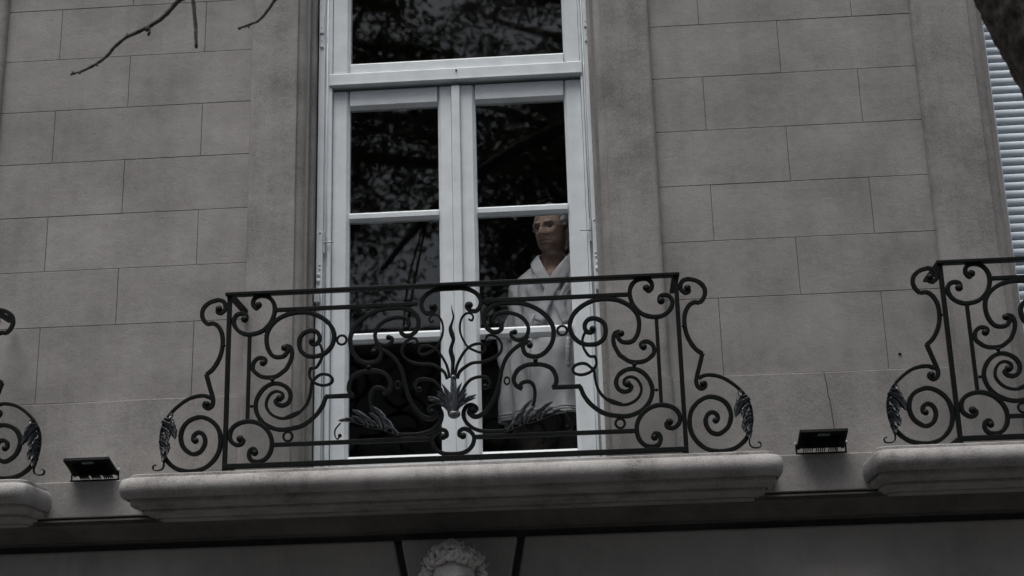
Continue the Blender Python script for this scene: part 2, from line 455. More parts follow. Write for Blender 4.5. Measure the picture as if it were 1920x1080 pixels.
# ------------------------------------------------------------------ french window
fw = empty('french_window', 0, 0.10, -0.79, 'white painted french window with two glazed leaves and an upper light', 'french window')
def member(name, parent, x0, x1, z0, z1, yf, yb, l=0, r=0, bt=0, t=0, bev=0.02, mat='white'):
    """bar with a flat face at yf; l/r/bt/t = width of the glazing bevel on that side, bev = its depth"""
    b = MB()
    back = [(x0, yb, z0), (x1, yb, z0), (x1, yb, z1), (x0, yb, z1)]
    mid = [(x0, yf + bev, z0), (x1, yf + bev, z0), (x1, yf + bev, z1), (x0, yf + bev, z1)]
    front = [(x0 + l, yf, z0 + bt), (x1 - r, yf, z0 + bt), (x1 - r, yf, z1 - t), (x0 + l, yf, z1 - t)]
    b.loft([back, mid, front])
    return b.build(name, M[mat], parent, bevel=0.0016)
def plate(name, parent, x0, x1, y0, y1, z0, z1, mat='white', bev=0.0015):
    b = MB(); b.box(x0, x1, y0, y1, z0, z1); return b.build(name, M[mat], parent, bevel=bev)
def pane(parent, x0, x1, z0, z1, y=0.160):
    b = MB(); b.box(x0, x1, y, y + 0.004, z0, z1); return b.build('glass_pane', M['glass'], parent)
# outer frame
for s, xo in ((-1, 0.674), (1, 0.694)):
    fr = MB(); xi = 0.606 if s < 0 else 0.640
    g1, g2 = (0.643, 0.622) if s < 0 else (0.664, 0.652)
    def bx(a, b_, y): fr.box(min(s * a, s * b_), max(s * a, s * b_), y, 0.24, -0.79, 2.34)
    bx(xo, g1, 0.104); bx(g1 - 0.0002, g2 + 0.0002, 0.122); bx(g2, xi, 0.110)
    fr.build('frame_jamb', M['white'], fw, bevel=0.002)
    # thin seal cord in the groove
    c = MB(); xm = s * (g1 + g2) / 2; c.tube([(xm, 0.120, -0.78), (xm, 0.120, 2.3)], 0.0035, 6); c.build('bead', M['white'], fw, smooth=True)
plate('frame_head', fw, -0.64, 0.66, 0.112, 0.24, 2.285, 2.338)
plate('sill', fw, -0.668, 0.688, 0.08, 0.26, -0.80, -0.786, bev=0.003)
# transom with its dark bolt hole
tb = plate('transom_bar', fw, -0.6215, 0.6515, 0.100, 0.235, 1.224, 1.288, bev=0.004)
b = MB(); b.tube([(0.022, 0.1005, 1.272), (0.022, 0.094, 1.272)], 0.0045, 10); b.build('bolt_head', M['dark_metal'], tb)
b = MB(); b.box(-0.60, 0.63, 0.097, 0.1035, 1.2265, 1.2315); b.build('drip_edge', M['white'], tb)
# upper light
ul = empty('upper_light', 0, 0, 0); ul.parent = fw; ul.location = (0, 0.02, 2.08)
member('stile', ul, -0.6045, -0.517, 1.2905, 2.283, 0.121, 0.18, r=0.016)
member('stile', ul, 0.559, 0.6385, 1.2905, 2.283, 0.121, 0.18, l=0.016)
member('rail', ul, -0.5165, 0.5585, 1.2905, 1.357, 0.1215, 0.18, t=0.014)
member('rail', ul, -0.5165, 0.5585, 2.19, 2.283, 0.1215, 0.18, bt=0.014)
pane(ul, -0.516, 0.558, 1.34, 2.20, 0.1450)
# leaves
def leaf_door(x0, x1, g0, g1):
    lf = empty('door_leaf', 0, 0, 0); lf.parent = fw; lf.location = ((x0 + x1) / 2, 0.035, 0.0)
    YF, YB = 0.136, 0.185
    zt, zb = 1.205, -0.784
    gt, gb = 1.108, -0.648
    member('stile', lf, x0, g0, zb, zt, YF, YB, r=0.016)
    member('stile', lf, g1, x1, zb, zt, YF, YB, l=0.016)
    member('rail', lf, g0 + 0.0004, g1 - 0.0004, gt, zt, YF + 0.0005, YB, bt=0.018)
    member('rail', lf, g0 + 0.0004, g1 - 0.0004, zb, gb, YF + 0.0005, YB, t=0.012)
    for z0, z1 in ((0.510, 0.560), (-0.103, -0.052)):
        member('glazing_bar', lf, g0 + 0.0004, g1 - 0.0004, z0, z1, YF + 0.001, YB, bt=0.014, t=0.012, bev=0.022)
    for z0, z1 in ((0.548, 1.112), (-0.06, 0.518), (-0.652, -0.095)):
        pane(lf, g0 - 0.003, g1 + 0.003, z0, z1, 0.1605 )
    return lf
leaf_door(-0.6035, -0.0105, -0.521, -0.079)
lr = leaf_door(0.0365, 0.6385, 0.110, 0.552)
member('meeting_bead', lr, -0.008, 0.036, -0.783, 1.199, 0.116, 0.18, l=0.004, r=0.004, bev=0.006)
# hinges, keepers and bolts on the jambs
for x, z0, z1 in ((-0.658, 1.515, 1.62), (0.679, 1.47, 1.58)):
    h = plate('hinge', fw, x - 0.011, x + 0.011, 0.090, 0.106, z0, z1)
    plate('hinge_tail', h, x - 0.009, x + 0.009, 0.096, 0.1055, z0 - 0.075, z0 - 0.004)
    for zz in (z0 + 0.03, z0 - 0.04):
        q = MB(); q.ball((x, 0.0905 if zz > z0 else 0.0965, zz), 0.004, 0.003, 0.004, 8, 6); q.build('screw', M['hardware'], h, smooth=True)
for x, s in ((-0.636, 1), (0.655, -1)):
    q = MB(); q.tube([(x, 0.099, 0.396), (x + s * 0.048, 0.093, 0.395)], 0.0036, 8); k = q.build('shutter_pin', M['hardware'], fw, smooth=True)
    plate('pin_plate', k, x - 0.005, x + 0.005, 0.0985, 0.107, 0.34, 0.452, mat='hardware')
    q = MB()
    for zz in (0.265, 0.285, 0.45): q.ball((x - s * 0.02, 0.103, zz), 0.005, 0.004, 0.005, 8, 6)
    q.build('screw', M['white'], k, smooth=True)
for x in (-0.663, 0.681):
    plate('stop_block', fw, x - 0.013, x + 0.013, 0.070, 0.105, 0.09, 0.135, mat='hardware')
    q = MB(); q.ball((x, 0.101, 0.205), 0.010, 0.006, 0.012, 10, 6); q.ball((x + 0.002, 0.101, 0.235), 0.008, 0.005, 0.009, 10, 6); q.build('paint_lump', M['white'], fw, smooth=True)

# ------------------------------------------------------------------ roller shutters
def roller_shutter(x0, x1, label):
    r = empty('roller_shutter', (x0 + x1) / 2, 0.10, -0.785, label, 'shutter', 'roller shutters')
    pitch = 0.0415
    prof = [(0.115, 0.0)]
    for k in range(0, 7):
        a = math.radians(-78 + 150 * k / 6); prof.append((0.112 - 0.011 * math.cos(a), 0.0195 + 0.0185 * math.sin(a)))
    prof += [(0.115, 0.0385)]
    b = MB(); b.prism(prof, 'x', x0, x1); me = None
    for k in range(75):
        if me is None:
            o = MB(); o.prism([(y, z - 0.785 + 0.002) for y, z in prof], 'x', x0, x1)
            first = o.build('slat', M['shutter'], r, smooth=True, angle=50); me = first.data
        else:
            o = bpy.data.objects.new('slat', me); COL.objects.link(o); o.parent = r; o.location = (0, 0, pitch * k)
    b = MB(); b.box(x0, x1, 0.120, 0.15, -0.785, 2.36); b.build('shutter_backing', M['dark_metal'], r)
    for xa, xb in ((x0 - 0.008, x0 + 0.012), (x1 - 0.012, x1 + 0.008)):
        b = MB(); b.box(xa, xb, 0.092, 0.16, -0.785, 2.36); b.build('guide_rail', M['shutter'], r)
roller_shutter(2.612, 3.24 + 0.675, 'closed pale blue-grey roller shutter at the right edge')
roller_shutter(-3.24 - 0.675, -2.612, 'closed pale roller shutter behind the left balcony')

# ------------------------------------------------------------------ wrought iron railing
#  name, width at start, width at end, knob radius at start, at end (mm), centre line (mm from the balcony axis, mm of height)
IRON = [
    ('bracket_scroll', 19.5, 19.5, 16, 0, [(1052, -33), (1057, -49), (1043, -55), (1036, -51), (1023, -38), (1023, -16), (1035, 2), (1055, 8), (1060, 8), (1094, -2), (1120, -25), (1128, -55), (1119, -84), (1100, -104)]),
    ('bracket_scroll', 19.5, 19.5, 0, 0, [(1101, -103), (1075, -101), (1052, -116), (1035, -148), (1029, -188), (1033, -233), (1047, -275), (1070, -312), (1098, -336)]),
    ('bracket_scroll', 19.5, 19.5, 0, 14, [(1099, -335), (1085, -378), (1088, -371), (1072, -422), (1064, -455), (1069, -480), (1086, -490), (1101, -479), (1099, -466), (1091, -469)]),
    ('bracket_scroll', 18, 8, 0, 0, [(1075, -443), (1103, -432), (1138, -433), (1175, -444), (1212, -468), (1248, -501), (1272, -535), (1287, -571), (1292, -608), (1291, -643), (1284, -681), (1276, -716)]),
    ('bracket_curl', 5, 4, 0, 0, [(1276, -712), (1273, -735), (1280, -752), (1299, -758), (1318, -754), (1320, -738), (1308, -733)]),
    ('bracket_scroll', 19.5, 19.5, 0, 15, [(1282, -681), (1270, -702), (1250, -728), (1214, -754), (1168, -766), (1127, -765), (1086, -752), (1050, -720), (1029, -679), (1024, -632), (1035, -586), (1062, -552), (1096, -532), (1127, -528), (1165, -541), (1190, -565), (1202, -600), (1200, -631), (1187, -662), (1162, -684), (1139, -692), (1113, -682), (1097, -658), (1093, -631), (1103, -606), (1124, -596), (1143, -608), (1145, -629), (1136, -633)]),
    ('scroll', 19.5, 19.5, 17, 18, [(871, -25), (880, -39), (895, -24), (894, -1), (879, 15), (853, 19), (825, 10), (804, -14), (796, -46), (802, -83), (819, -117), (849, -145), (883, -157), (918, -159), (950, -147), (973, -124), (982, -96), (974, -72), (955, -61), (933, -64), (925, -79), (932, -87)]),
    ('scroll', 19.5, 19.5, 16, 15, [(749, -228), (733, -237), (747, -263), (772, -270), (800, -263), (820, -236), (830, -199), (828, -158), (811, -123), (781, -95), (746, -77), (711, -69), (676, -67), (636, -72), (592, -90), (555, -118), (533, -151), (525, -185), (533, -222), (554, -251), (581, -268), (616, -273), (647, -268), (672, -248), (682, -217), (678, -184), (660, -164), (633, -154), (606, -160), (591, -184), (596, -209), (614, -218), (630, -210), (625, -202)]),
    ('scroll', 19, 19, 0, 16, [(745, -219), (723, -226), (714, -252), (718, -283), (735, -319), (746, -332), (779, -355), (813, -361), (848, -356), (874, -339), (889, -320), (887, -292), (870, -273), (850, -270), (834, -280), (837, -294), (844, -294)]),
    ('scroll', 19.5, 19.5, 17, 0, [(766, -457), (783, -469), (773, -485), (749, -490), (726, -477), (717, -448), (727, -419), (752, -398), (786, -389), (820, -398), (849, -423), (868, -459), (872, -494), (860, -533), (833, -567), (797, -588), (759, -598), (720, -596), (686, -590), (694, -593), (660, -582), (627, -561), (597, -533), (575, -500), (564, -472), (558, -459)]),
    ('step_bar', 19.5, 19.5, 0, 0, [(563, -458), (519, -458), (480, -458), (438, -458)]),
    ('scroll', 19.5, 19.5, 0, 0, [(441, -460), (453, -445), (458, -428), (454, -400), (437, -372), (405, -356), (370, -351), (331, -353), (296, -369), (277, -394), (271, -420), (281, -443), (307, -459)]),
    ('scroll', 18, 14, 0, 0, [(294, -457), (305, -434), (333, -427), (354, -441), (362, -472), (359, -507), (351, -538)]),
    ('tendril', 12.5, 11, 0, 0, [(755, -461), (750, -450), (757, -433), (780, -425), (805, -435), (822, -462), (824, -492), (807, -522), (779, -541), (744, -548), (706, -540), (677, -521), (739, -546), (705, -540), (675, -523), (649, -495), (634, -463), (627, -427), (624, -395), (617, -383), (593, -361), (569, -356), (543, -364), (531, -381), (539, -399), (567, -407), (599, -400), (624, -382), (635, -359), (633, -337), (629, -326)]),
    ('tendril', 11, 11, 0, 0, [(632, -327), (607, -325), (590, -303), (580, -277), (579, -248), (587, -225), (598, -212)]),
    ('scroll', 19.5, 19.5, 17, 16, [(938, -631), (924, -638), (930, -654), (952, -658), (976, -642), (984, -617), (976, -587), (952, -566), (918, -556), (884, -557), (850, -570), (819, -597), (800, -631), (796, -665), (804, -700), (825, -726), (853, -735), (883, -730), (896, -708), (891, -685), (876, -678), (866, -690), (870, -696)]),
    ('scroll', 19.5, 19.5, 0, 17, [(-1, 13), (27, 13), (51, 12), (87, 3), (119, -20), (133, -49), (129, -77), (112, -96), (89, -94), (71, -77), (76, -62), (82, -68)]),
    ('tendril', 8, 12, 0, 0, [(77, -133), (92, -139), (98, -121), (85, -106), (65, -107), (47, -127), (38, -159), (40, -196), (53, -229), (71, -259), (98, -276), (125, -287), (142, -282), (147, -266), (138, -250), (114, -247), (86, -255), (62, -274), (42, -302), (26, -333), (17, -363), (11, -396)]),
    ('tendril', 10, 14, 14, 0, [(162, -239), (154, -232), (158, -214), (178, -210), (205, -225), (222, -257), (216, -289), (191, -312), (160, -325), (128, -331), (89, -334), (57, -351), (33, -372), (22, -401)]),
    ('tendril', 12, 13, 12, 0, [(146, -442), (160, -442), (166, -424), (152, -402), (121, -397), (86, -406), (62, -427), (46, -453), (35, -476)]),
    ('scroll', 19.5, 19.5, 15, 15, [(203, -161), (222, -170), (222, -184), (206, -196), (182, -195), (156, -173), (146, -140), (153, -111), (181, -82), (221, -67), (265, -66), (312, -70), (355, -84), (398, -110), (432, -145), (451, -186), (452, -223), (443, -259), (419, -293), (388, -313), (356, -315), (326, -302), (315, -273), (322, -253), (340, -250), (346, -264)]),
    ('scroll', 18, 15, 0, 13, [(202, -156), (189, -146), (197, -122), (224, -111), (263, -112), (303, -127), (330, -153), (342, -185), (335, -217), (315, -233), (288, -236), (268, -223), (266, -204), (281, -201)]),
    ('scroll', 15, 22, 0, 18, [(339, -222), (311, -253), (279, -276), (251, -303), (232, -334), (219, -370), (217, -378), (208, -422), (193, -474), (172, -517), (145, -551), (118, -571), (93, -573), (74, -557), (77, -543), (88, -546)]),
    ('scroll', 19, 15, 0, 0, [(93, -554), (105, -537), (86, -522), (62, -527), (48, -552), (51, -583), (70, -610), (99, -630), (134, -640), (177, -643), (220, -642)]),
    ('leaf_stem', 12, 6, 0, 0, [(216, -642), (254, -632), (306, -612), (358, -602), (401, -587), (445, -573), (471, -570), (494, -570)]),
    ('leaf_curl', 4, 5, 0, 9, [(494, -579), (516, -606), (518, -632), (507, -650), (496, -635)]),
    ('scroll', 18, 18, 16, 0, [(43, -657), (28, -654), (30, -635), (50, -626), (74, -637), (91, -662), (87, -693), (68, -718), (37, -732), (-10, -735)]),
]
IRON_R = [((491, -203), 21), ((726, -629), 20), ((241, -420), 16)]
IRON_RV = [((800, -373), 10), ((890, -489), 8), ((1022, -207), 7), ((369, -334), 11)]
IRON_B = [(906, -164), (909, -548)]
IRON_POST = [(1005, 22), (1001, -757)]
IRON_FLAME = [(3, -61), (4, -88), (10, -117), (3, -145), (-4, -170), (2, -199), (8, -223), (0, -251), (-4, -276), (3, -308), (4, -336), (2, -377), (6, -395)]
IRON_LE = [((237, -642), (289, -601), 15), ((258, -634), (308, -554), 20), ((289, -623), (339, -509), 26), ((310, -615), (357, -538), 20), ((323, -611), (370, -569), 17), ((349, -603), (394, -544), 17), ((367, -600), (432, -519), 25), ((384, -594), (436, -550), 15), ((432, -576), (467, -559), 15), ((449, -575), (499, -568), 19)]
IRON_LB = [((1255, -505), (1247, -534), 20), ((1276, -529), (1224, -566), 24), ((1285, -541), (1210, -618), 33), ((1285, -568), (1242, -625), 24), ((1291, -596), (1262, -623), 18), ((1292, -612), (1250, -649), 24), ((1292, -627), (1245, -687), 33), ((1289, -658), (1265, -690), 22), ((1284, -673), (1268, -722), 22)]
IRON_HK = [((6, -570), (4, -404), 22), ((10, -568), (30, -424), 21), ((12, -564), (37, -451), 17), ((15, -559), (54, -452), 20), ((15, -551), (59, -470), 17), ((19, -542), (101, -474), 19), ((20, -538), (100, -488), 15), ((19, -537), (70, -492), 13), ((17, -533), (61, -512), 13)]
IRON_BULB = [(7, -561)]

YR, XC, ZB = -0.300, 0.0205, -0.780
rail = empty('balcony_railing', XC, YR, ZB, 'black wrought iron railing with scrolls and flame in front of the french window', 'railing', 'iron balcony railings')

def ribbon(mb, pts, w0, w1, dp, yo=0.0, sub=6, spl=True):
    P = catmull([Vector((a, b)) for a, b in pts], sub) if spl and len(pts) > 2 else [Vector(q) for q in pts]
    Q = [P[0]]
    for q in P[1:]:
        if (q - Q[-1]).length > 0.0006: Q.append(q)
    P = Q; n = len(P); rings = []
    for i, q in enumerate(P):
        t = (P[min(i + 1, n - 1)] - P[max(i - 1, 0)]).normalized(); nn = Vector((-t.y, t.x))
        w = (w0 + (w1 - w0) * i / (n - 1)) / 2 * (1 + 0.10 * noise.noise(Vector((q.x * 38, q.y * 38, w0 * 900)))); d = dp / 2; c = min(w, d) * 0.38
        sec = [(-w, -d + c), (-w + c, -d), (w - c, -d), (w, -d + c), (w, d - c), (w - c, d), (-w + c, d), (-w, d - c)]
        rings.append([(XC + q.x + nn.x * a, YR + yo + b, q.y + nn.y * a) for a, b in sec])
    mb.loft(rings)

def tongue(mb, a, b, w, lift=0.010, curl=0.012, yo=-0.008, nl=14, nw=6, bend=0.12, hook=0.0):
    a = Vector(a); b = Vector(b); d = b - a; L = d.length; t = d / L; nn = Vector((-t.y, t.x))
    fr = []; bk = []
    for i in range(nl + 1):
        s = i / nl
        c = a + d * s + nn * (bend * L * math.sin(s * math.pi) * 0.5 + hook * L * s ** 3)
        hw = w / 2 * ((0.30 + 0.75 * math.sin(math.pi * min(1.0, s * 0.72 + 0.08))) * math.sqrt(max(0.0, 1 - s ** 5)) + 0.02) * (1 + 0.24 * math.sin(s * 27) * (1 - 0.5 * s))
        rf = []; rk = []
        for j in range(nw + 1):
            v = j / nw * 2 - 1
            p = c + nn * (hw * v)
            y = YR + yo - lift * (1 - v * v) * (1 - 0.5 * s) + 0.0035 * math.exp(-(v / 0.25) ** 2) - curl * s ** 2.2 + 0.0022 * math.cos(v * 7.5)
            rf.append((p.x, y, p.y)); rk.append((p.x, y + 0.0035, p.y))
        fr.append(rf); bk.append(rk)
    rings = [rf + rk[::-1] for rf, rk in zip(fr, bk)]
    mb.loft(rings)

def frond(mb, a, b, w, yo=-0.008, lift=0.008, curl=0.012, bend=0.1):
    a = Vector(a); b = Vector(b); d = b - a; t = d.normalized(); nn = Vector((-t.y, t.x))
    for k in (-2, 2, -1, 1, 0):
        a2 = a + d * (0.16 * (2 - abs(k)) * 0.5) + nn * (k * w * 0.06); b2 = a + d * (1.02 - 0.17 * abs(k)) + nn * (k * w * 0.34)
        tongue(mb, a2, b2, w * 0.27, lift=lift * 0.8, curl=curl * (1 + 0.3 * (k % 2)), yo=yo - 0.0022 * (2 - abs(k)), nl=8, nw=4, bend=bend + 0.10 * k)

def sgn(pts, s): return [(s * a / 1000.0, b / 1000.0) for a, b in pts]
for i, (nm, w0, w1, k0, k1, pts) in enumerate(IRON):
    dp = 0.0135 + 0.0008 * (i % 8)
    for s in (-1, 1):
        b = MB(); P = sgn(pts, s)
        ribbon(b, P, w0 / 1000, w1 / 1000, dp)
        for k, q in ((k0, P[0]), (k1, P[-1])):
            if k: b.ball((XC + q[0], YR - 0.001, q[1]), k / 1000 * 0.97, 0.0125 + 0.0004 * (i % 5), k / 1000 * 0.97, 16, 8)
        b.build(nm, M['iron'], rail, smooth=True, angle=38)
for (c, r), in [(q,) for q in IRON_R]:
    for s in (-1, 1):
        b = MB(); rings = []; n = 28; r0 = r / 1000; w = 0.0115 if r > 18 else 0.010
        for k in range(n + 1):
            a = 2 * math.pi * k / n; sx = 0.72 if r == 16 else 1.0
            rings.append([(XC + s * c[0] / 1000 + (r0 + w / 2 * math.cos(q)) * math.cos(a) * sx, YR + 0.0062 * math.sin(q), c[1] / 1000 + (r0 + w / 2 * math.cos(q)) * math.sin(a)) for q in [2 * math.pi * h / 8 for h in range(8)]])
        b.loft(rings, cap=False); b.build('ring', M['iron'], rail, smooth=True)
for c, r in IRON_RV:
    for s in (-1, 1):
        b = MB(); b.ball((XC + s * c[0] / 1000, YR - 0.004, c[1] / 1000), r / 1000, 0.012, r / 1000 * 0.85, 12, 8); b.build('rivet', M['iron'], rail, smooth=True)
def rbar(name, x0, x1, y0, y1, z0, z1, bev=0.002):
    b = MB(); b.box(x0, x1, y0, y1, z0, z1); return b.build(name, M['iron'], rail, bevel=bev)
PX = 1.003
rbar('handrail', XC - PX - 0.017, XC + PX + 0.017, YR - 0.022, YR + 0.020, 0.0215, 0.0375, 0.003)
rbar('bottom_rail', XC - PX - 0.004, XC + PX + 0.004, YR - 0.012, YR + 0.012, -0.7635, -0.7415)
for s in (-1, 1):
    rbar('post', XC + s * PX - 0.0095, XC + s * PX + 0.0095, YR - 0.0105, YR + 0.0105, -0.779, 0.0213)
    rbar('upright', XC + s * 0.9075 - 0.008, XC + s * 0.9075 + 0.008, YR - 0.007, YR + 0.007, -0.552, -0.160)
    a, b_ = sorted((XC + s * 0.148, XC + s * 0.79)); rbar('upper_bar', a, b_, YR - 0.0092, YR + 0.0092, -0.0605, -0.0425)
    a, b_ = sorted((XC + s * 0.098, XC + s * 0.792)); rbar('lower_bar', a, b_, YR - 0.0094, YR + 0.0094, -0.6735, -0.655)
    # side returns back to the wall
    a, b_ = sorted((XC + s * (PX - 0.016), XC + s * (PX + 0.016)))
    rbar('return_rail', a, b_, YR + 0.0205, -0.030, 0.0225, 0.0365)
    a, b_ = sorted((XC + s * (PX - 0.010), XC + s * (PX + 0.010)))
    rbar('return_rail', a, b_, YR + 0.0125, -0.030, -0.7625, -0.7425)
# flame
b = MB(); P = catmull([Vector((a / 1000, c / 1000)) for a, c in IRON_FLAME], 5); n = len(P); rings = []
for i, q in enumerate(P):
    t = (P[min(i + 1, n - 1)] - P[max(i - 1, 0)]).normalized(); nn = Vector((-t.y, t.x)); f = i / (n - 1)
    w = 0.0008 + 0.0085 * min(1, f * 2.6) * (1 + 0.15 * math.sin(f * 20)); d = 0.001 + 0.006 * min(1, f * 2)
    rings.append([(XC + q.x + nn.x * w * math.cos(h), YR + d * math.sin(h), q.y + nn.y * w * math.cos(h)) for h in [2 * math.pi * k / 8 for k in range(8)]])
b.loft(rings); b.build('flame', M['iron'], rail, smooth=True)
# leaves
def tset(T, s): return [((XC + s * a[0] / 1000, a[1] / 1000), (XC + s * c[0] / 1000, c[1] / 1000), w / 1000) for a, c, w in T]
for s in (-1, 1):
    for nm, T in (('acanthus_leaf', IRON_LE), ('bracket_leaf', IRON_LB)):
        b = MB()
        for k, (a, c, w) in enumerate(tset(T, s)): tongue(b, a, c, w * (0.8 if nm[0] == 'a' else 1.05), yo=-0.007 - 0.0013 * (k % 4), lift=0.012, curl=0.016, bend=0.2 * s * (1 if nm[0] == 'a' else -1), hook=-0.10 * s if nm[0] == 'a' else 0.12 * s)
        b.build(nm, M['leaf_iron' if nm[0] == 'a' else 'bracket_iron'], rail, smooth=True)
    b = MB()
    for k, (a, c, w) in enumerate(tset(IRON_HK[1:], s)): tongue(b, a, c, w * 0.98, lift=0.013, curl=0.020, yo=-0.006 - 0.0014 * (k % 4), bend=0.16 * s, hook=-0.10 * s)
    b.build('husk_leaf', M['leaf_iron'], rail, smooth=True)
b = MB()
for k, dx in enumerate((-10, 0, 10)):
    (a, c, w), = tset(IRON_HK[:1], 1); tongue(b, (a[0], a[1]), (c[0] + dx * 0.0014, c[1] - abs(dx) * 0.006), w * 1.1, lift=0.014, curl=0.010, yo=-0.012 - 0.001 * k, bend=0)
b.ball((XC + IRON_BULB[0][0] / 1000, YR - 0.006, IRON_BULB[0][1] / 1000), 0.028, 0.022, 0.020)
fx, fz = IRON_FLAME[-1][0] / 1000, IRON_FLAME[-1][1] / 1000
b.ball((XC + fx, YR - 0.004, fz), 0.013, 0.014, 0.011); b.tube([(XC + fx, YR, fz), (XC + IRON_BULB[0][0] / 1000, YR, IRON_BULB[0][1] / 1000)], [0.012, 0.02], 10)
b.build('husk', M['leaf_iron'], rail, smooth=True)
for x, lb in ((3.162, 'black scrolled iron railing cut off at the right edge, before the roller shutter'),
              (-3.128, 'sliver of black scrolled iron railing at the left edge')):
    c = copy_tree(rail); c.location.x = XC + x; c['label'] = lb

# ------------------------------------------------------------------ floodlights on the ledge
def floodlight(xc, label, rz, roll):
    r = empty('floodlight', xc, -0.052, ZL, label, 'floodlight', 'floodlights on the ledge')
    r.rotation_euler = (0, 0, rz)
    tl = math.radians(19)
    def pt(x, u, w):        # u along the body (outwards and up), w = thickness towards the sky
        return (xc + x + roll * u, -0.052 - 0.008 - u * math.cos(tl) + w * math.sin(tl), ZL + 0.026 + u * math.sin(tl) + w * math.cos(tl))
    def slabp(b, x0, x1, u0, u1, w0, w1):
        v = [pt(x, u, w) for w in (w0, w1) for u in (u0, u1) for x in (x0, x1)]
        b.add(v, [(0, 1, 3, 2), (4, 6, 7, 5), (0, 4, 5, 1), (2, 3, 7, 6), (0, 2, 6, 4), (1, 5, 7, 3)])
    b = MB(); slabp(b, -0.1, 0.1, 0.0, 0.150, 0.003, 0.012)
    for x0, x1, u0, u1 in ((-0.104, -0.090, -0.002, 0.152), (0.090, 0.104, -0.002, 0.152), (-0.0898, 0.0898, 0.140, 0.1515)): slabp(b, x0, x1, u0, u1, 0.0, 0.015)
    hs_ = b.build('housing', M['dark_metal'], r, bevel=0.002)
    b = MB(); slabp(b, -0.086, 0.086, 0.014, 0.138, 0.0122, 0.014); b.build('lamp_cover', M['lamp_glass'], hs_)
    for g in (-0.055, 0.0, 0.055):
        for k in range(5):
            b = MB(); x = g + (k - 2) * 0.0092
            slabp(b, x - 0.0013, x + 0.0013, -0.018, 0.11, -0.006, 0.0028); b.build('cooling_fin', M['dark_metal'], hs_)
    b = MB(); slabp(b, -0.024, 0.026, 0.116, 0.134, -0.0012, 0.0028); b.build('sticker', M['sticker'], hs_)
    b = MB()
    for x in (-0.108, 0.108):
        b.tube([pt(x, 0.02, 0.015), (xc + x, -0.072, ZL + 0.012), (xc + x, -0.072, ZL + 0.003)], 0.004, 6)
    b.box(xc - 0.110, xc + 0.110, -0.086, -0.060, ZL + 0.001, ZL + 0.0075)
    b.build('bracket', M['dark_metal'], r)
    for x in (-0.1125, 0.1125):
        q = MB(); q.ball(pt(x, 0.028, 0.015), 0.005, 0.008, 0.008, 10, 6); q.build('bracket_screw', M['hardware'], r, smooth=True)
floodlight(-1.640, 'black floodlight on the ledge left of the middle balcony', 0.0, 0.0)
floodlight(1.628, 'black floodlight on the ledge right of the middle balcony', 0.0, 0.0)
for x, z in ((-1.700, -0.640), (2.03, -0.30)):
    q = MB(); q.ball((x, -0.020 if z < J7 else -0.001, z), 0.008, 0.006, 0.005, 10, 6); q.build('wall_plug', M['dark_metal'], house, smooth=True)

# ------------------------------------------------------------------ heads (the carved mask and the man share the generator)
def head_grid(nu=100, nv=80, brow=1.0, nose=1.0, old=1.0, jowl=1.0):
    """closed surface of a head facing -Y, eye level at z = 0.005, chin at z = -0.125"""
    V = []; F = []
    g = lambda x, s: math.exp(-(x / s) ** 2)
    for i in range(nv + 1):
        ph = -math.pi / 2 + math.pi * i / nv
        for j in range(nu):
            th = 2 * math.pi * j / nu
            z = 0.125 * math.sin(ph); s = math.sin(ph)
            c = (1 - abs(s) ** (2.5 if s < 0 else 2.15)) ** (1 / (2.5 if s < 0 else 2.15)) if abs(s) < 1 else 0.0
            x = 0.078 * c * math.sin(th); y = -0.098 * c * math.cos(th)
            low = smoothstep(0.02, -0.12, z)
            x *= 1 - 0.24 * low * (0.6 + 0.4 * max(0, math.cos(th)))
            if y > 0: y *= 1 - 0.42 * low
            else: y *= 1 - 0.05 * low
            x *= 1 + 0.05 * g(z - 0.045, 0.04)
            f = smoothstep(0.0, -0.05, y)                      # front of the head only
            ax = abs(x)
            nz = smoothstep(0.022, -0.03, z) * smoothstep(-0.047, -0.034, z)
            d = 0.0
            d += nose * (0.030 * g(x, 0.0085 + 0.004 * nz) * nz + 0.006 * g(z - 0.012, 0.015) * g(x, 0.008))
            d += nose * 0.010 * g(ax - 0.013, 0.007) * g(z + 0.034, 0.009)
            d += brow * 0.0085 * g(z - 0.027, 0.010) * g(ax - 0.028, 0.024)
            d -= 0.0165 * g(ax - 0.031, 0.016) * g(z - 0.006, 0.0115)
            d += 0.004 * g(ax - 0.031, 0.012) * g(z - 0.003, 0.006)
            d -= old * 0.0035 * g(ax - 0.030, 0.013) * g(z + 0.016, 0.004)          # bags under the eyes
            d += old * 0.004 * g(ax - 0.044, 0.018) * g(z + 0.022, 0.016)
            d -= old * 0.004 * g(ax - (0.022 + 0.25 * max(0, -0.03 - z)), 0.004) * g(z + 0.050, 0.016)   # folds beside the mouth
            d += 0.006 * g(z + 0.055, 0.008) * g(x, 0.022) + 0.0065 * g(z + 0.073, 0.007) * g(x, 0.020)
            d -= 0.0065 * g(z + 0.0635 + 0.1 * ax * ax / 0.02, 0.0028) * g(x, 0.026)
            d -= 0.004 * g(z + 0.086, 0.007) * g(x, 0.024)
            d += 0.010 * g(z + 0.108, 0.016) * g(x, 0.022)
            d += max(0.0, brow - 1) * 0.0019 * math.sin((z - 0.03) * 2 * math.pi / 0.019) * g(z - 0.062, 0.026) * g(x, 0.05)
            y -= d * f
            x += math.copysign(jowl * 0.006 * g(z + 0.075, 0.025) * f * smoothstep(0.015, 0.05, ax), x) if ax > 1e-6 else 0
            V.append((x, y, z))
    for i in range(nv):
        for j in range(nu):
            a = i * nu + j; b = i * nu + (j + 1) % nu
            F.append((a, b, b + nu, a + nu))
    return V, F

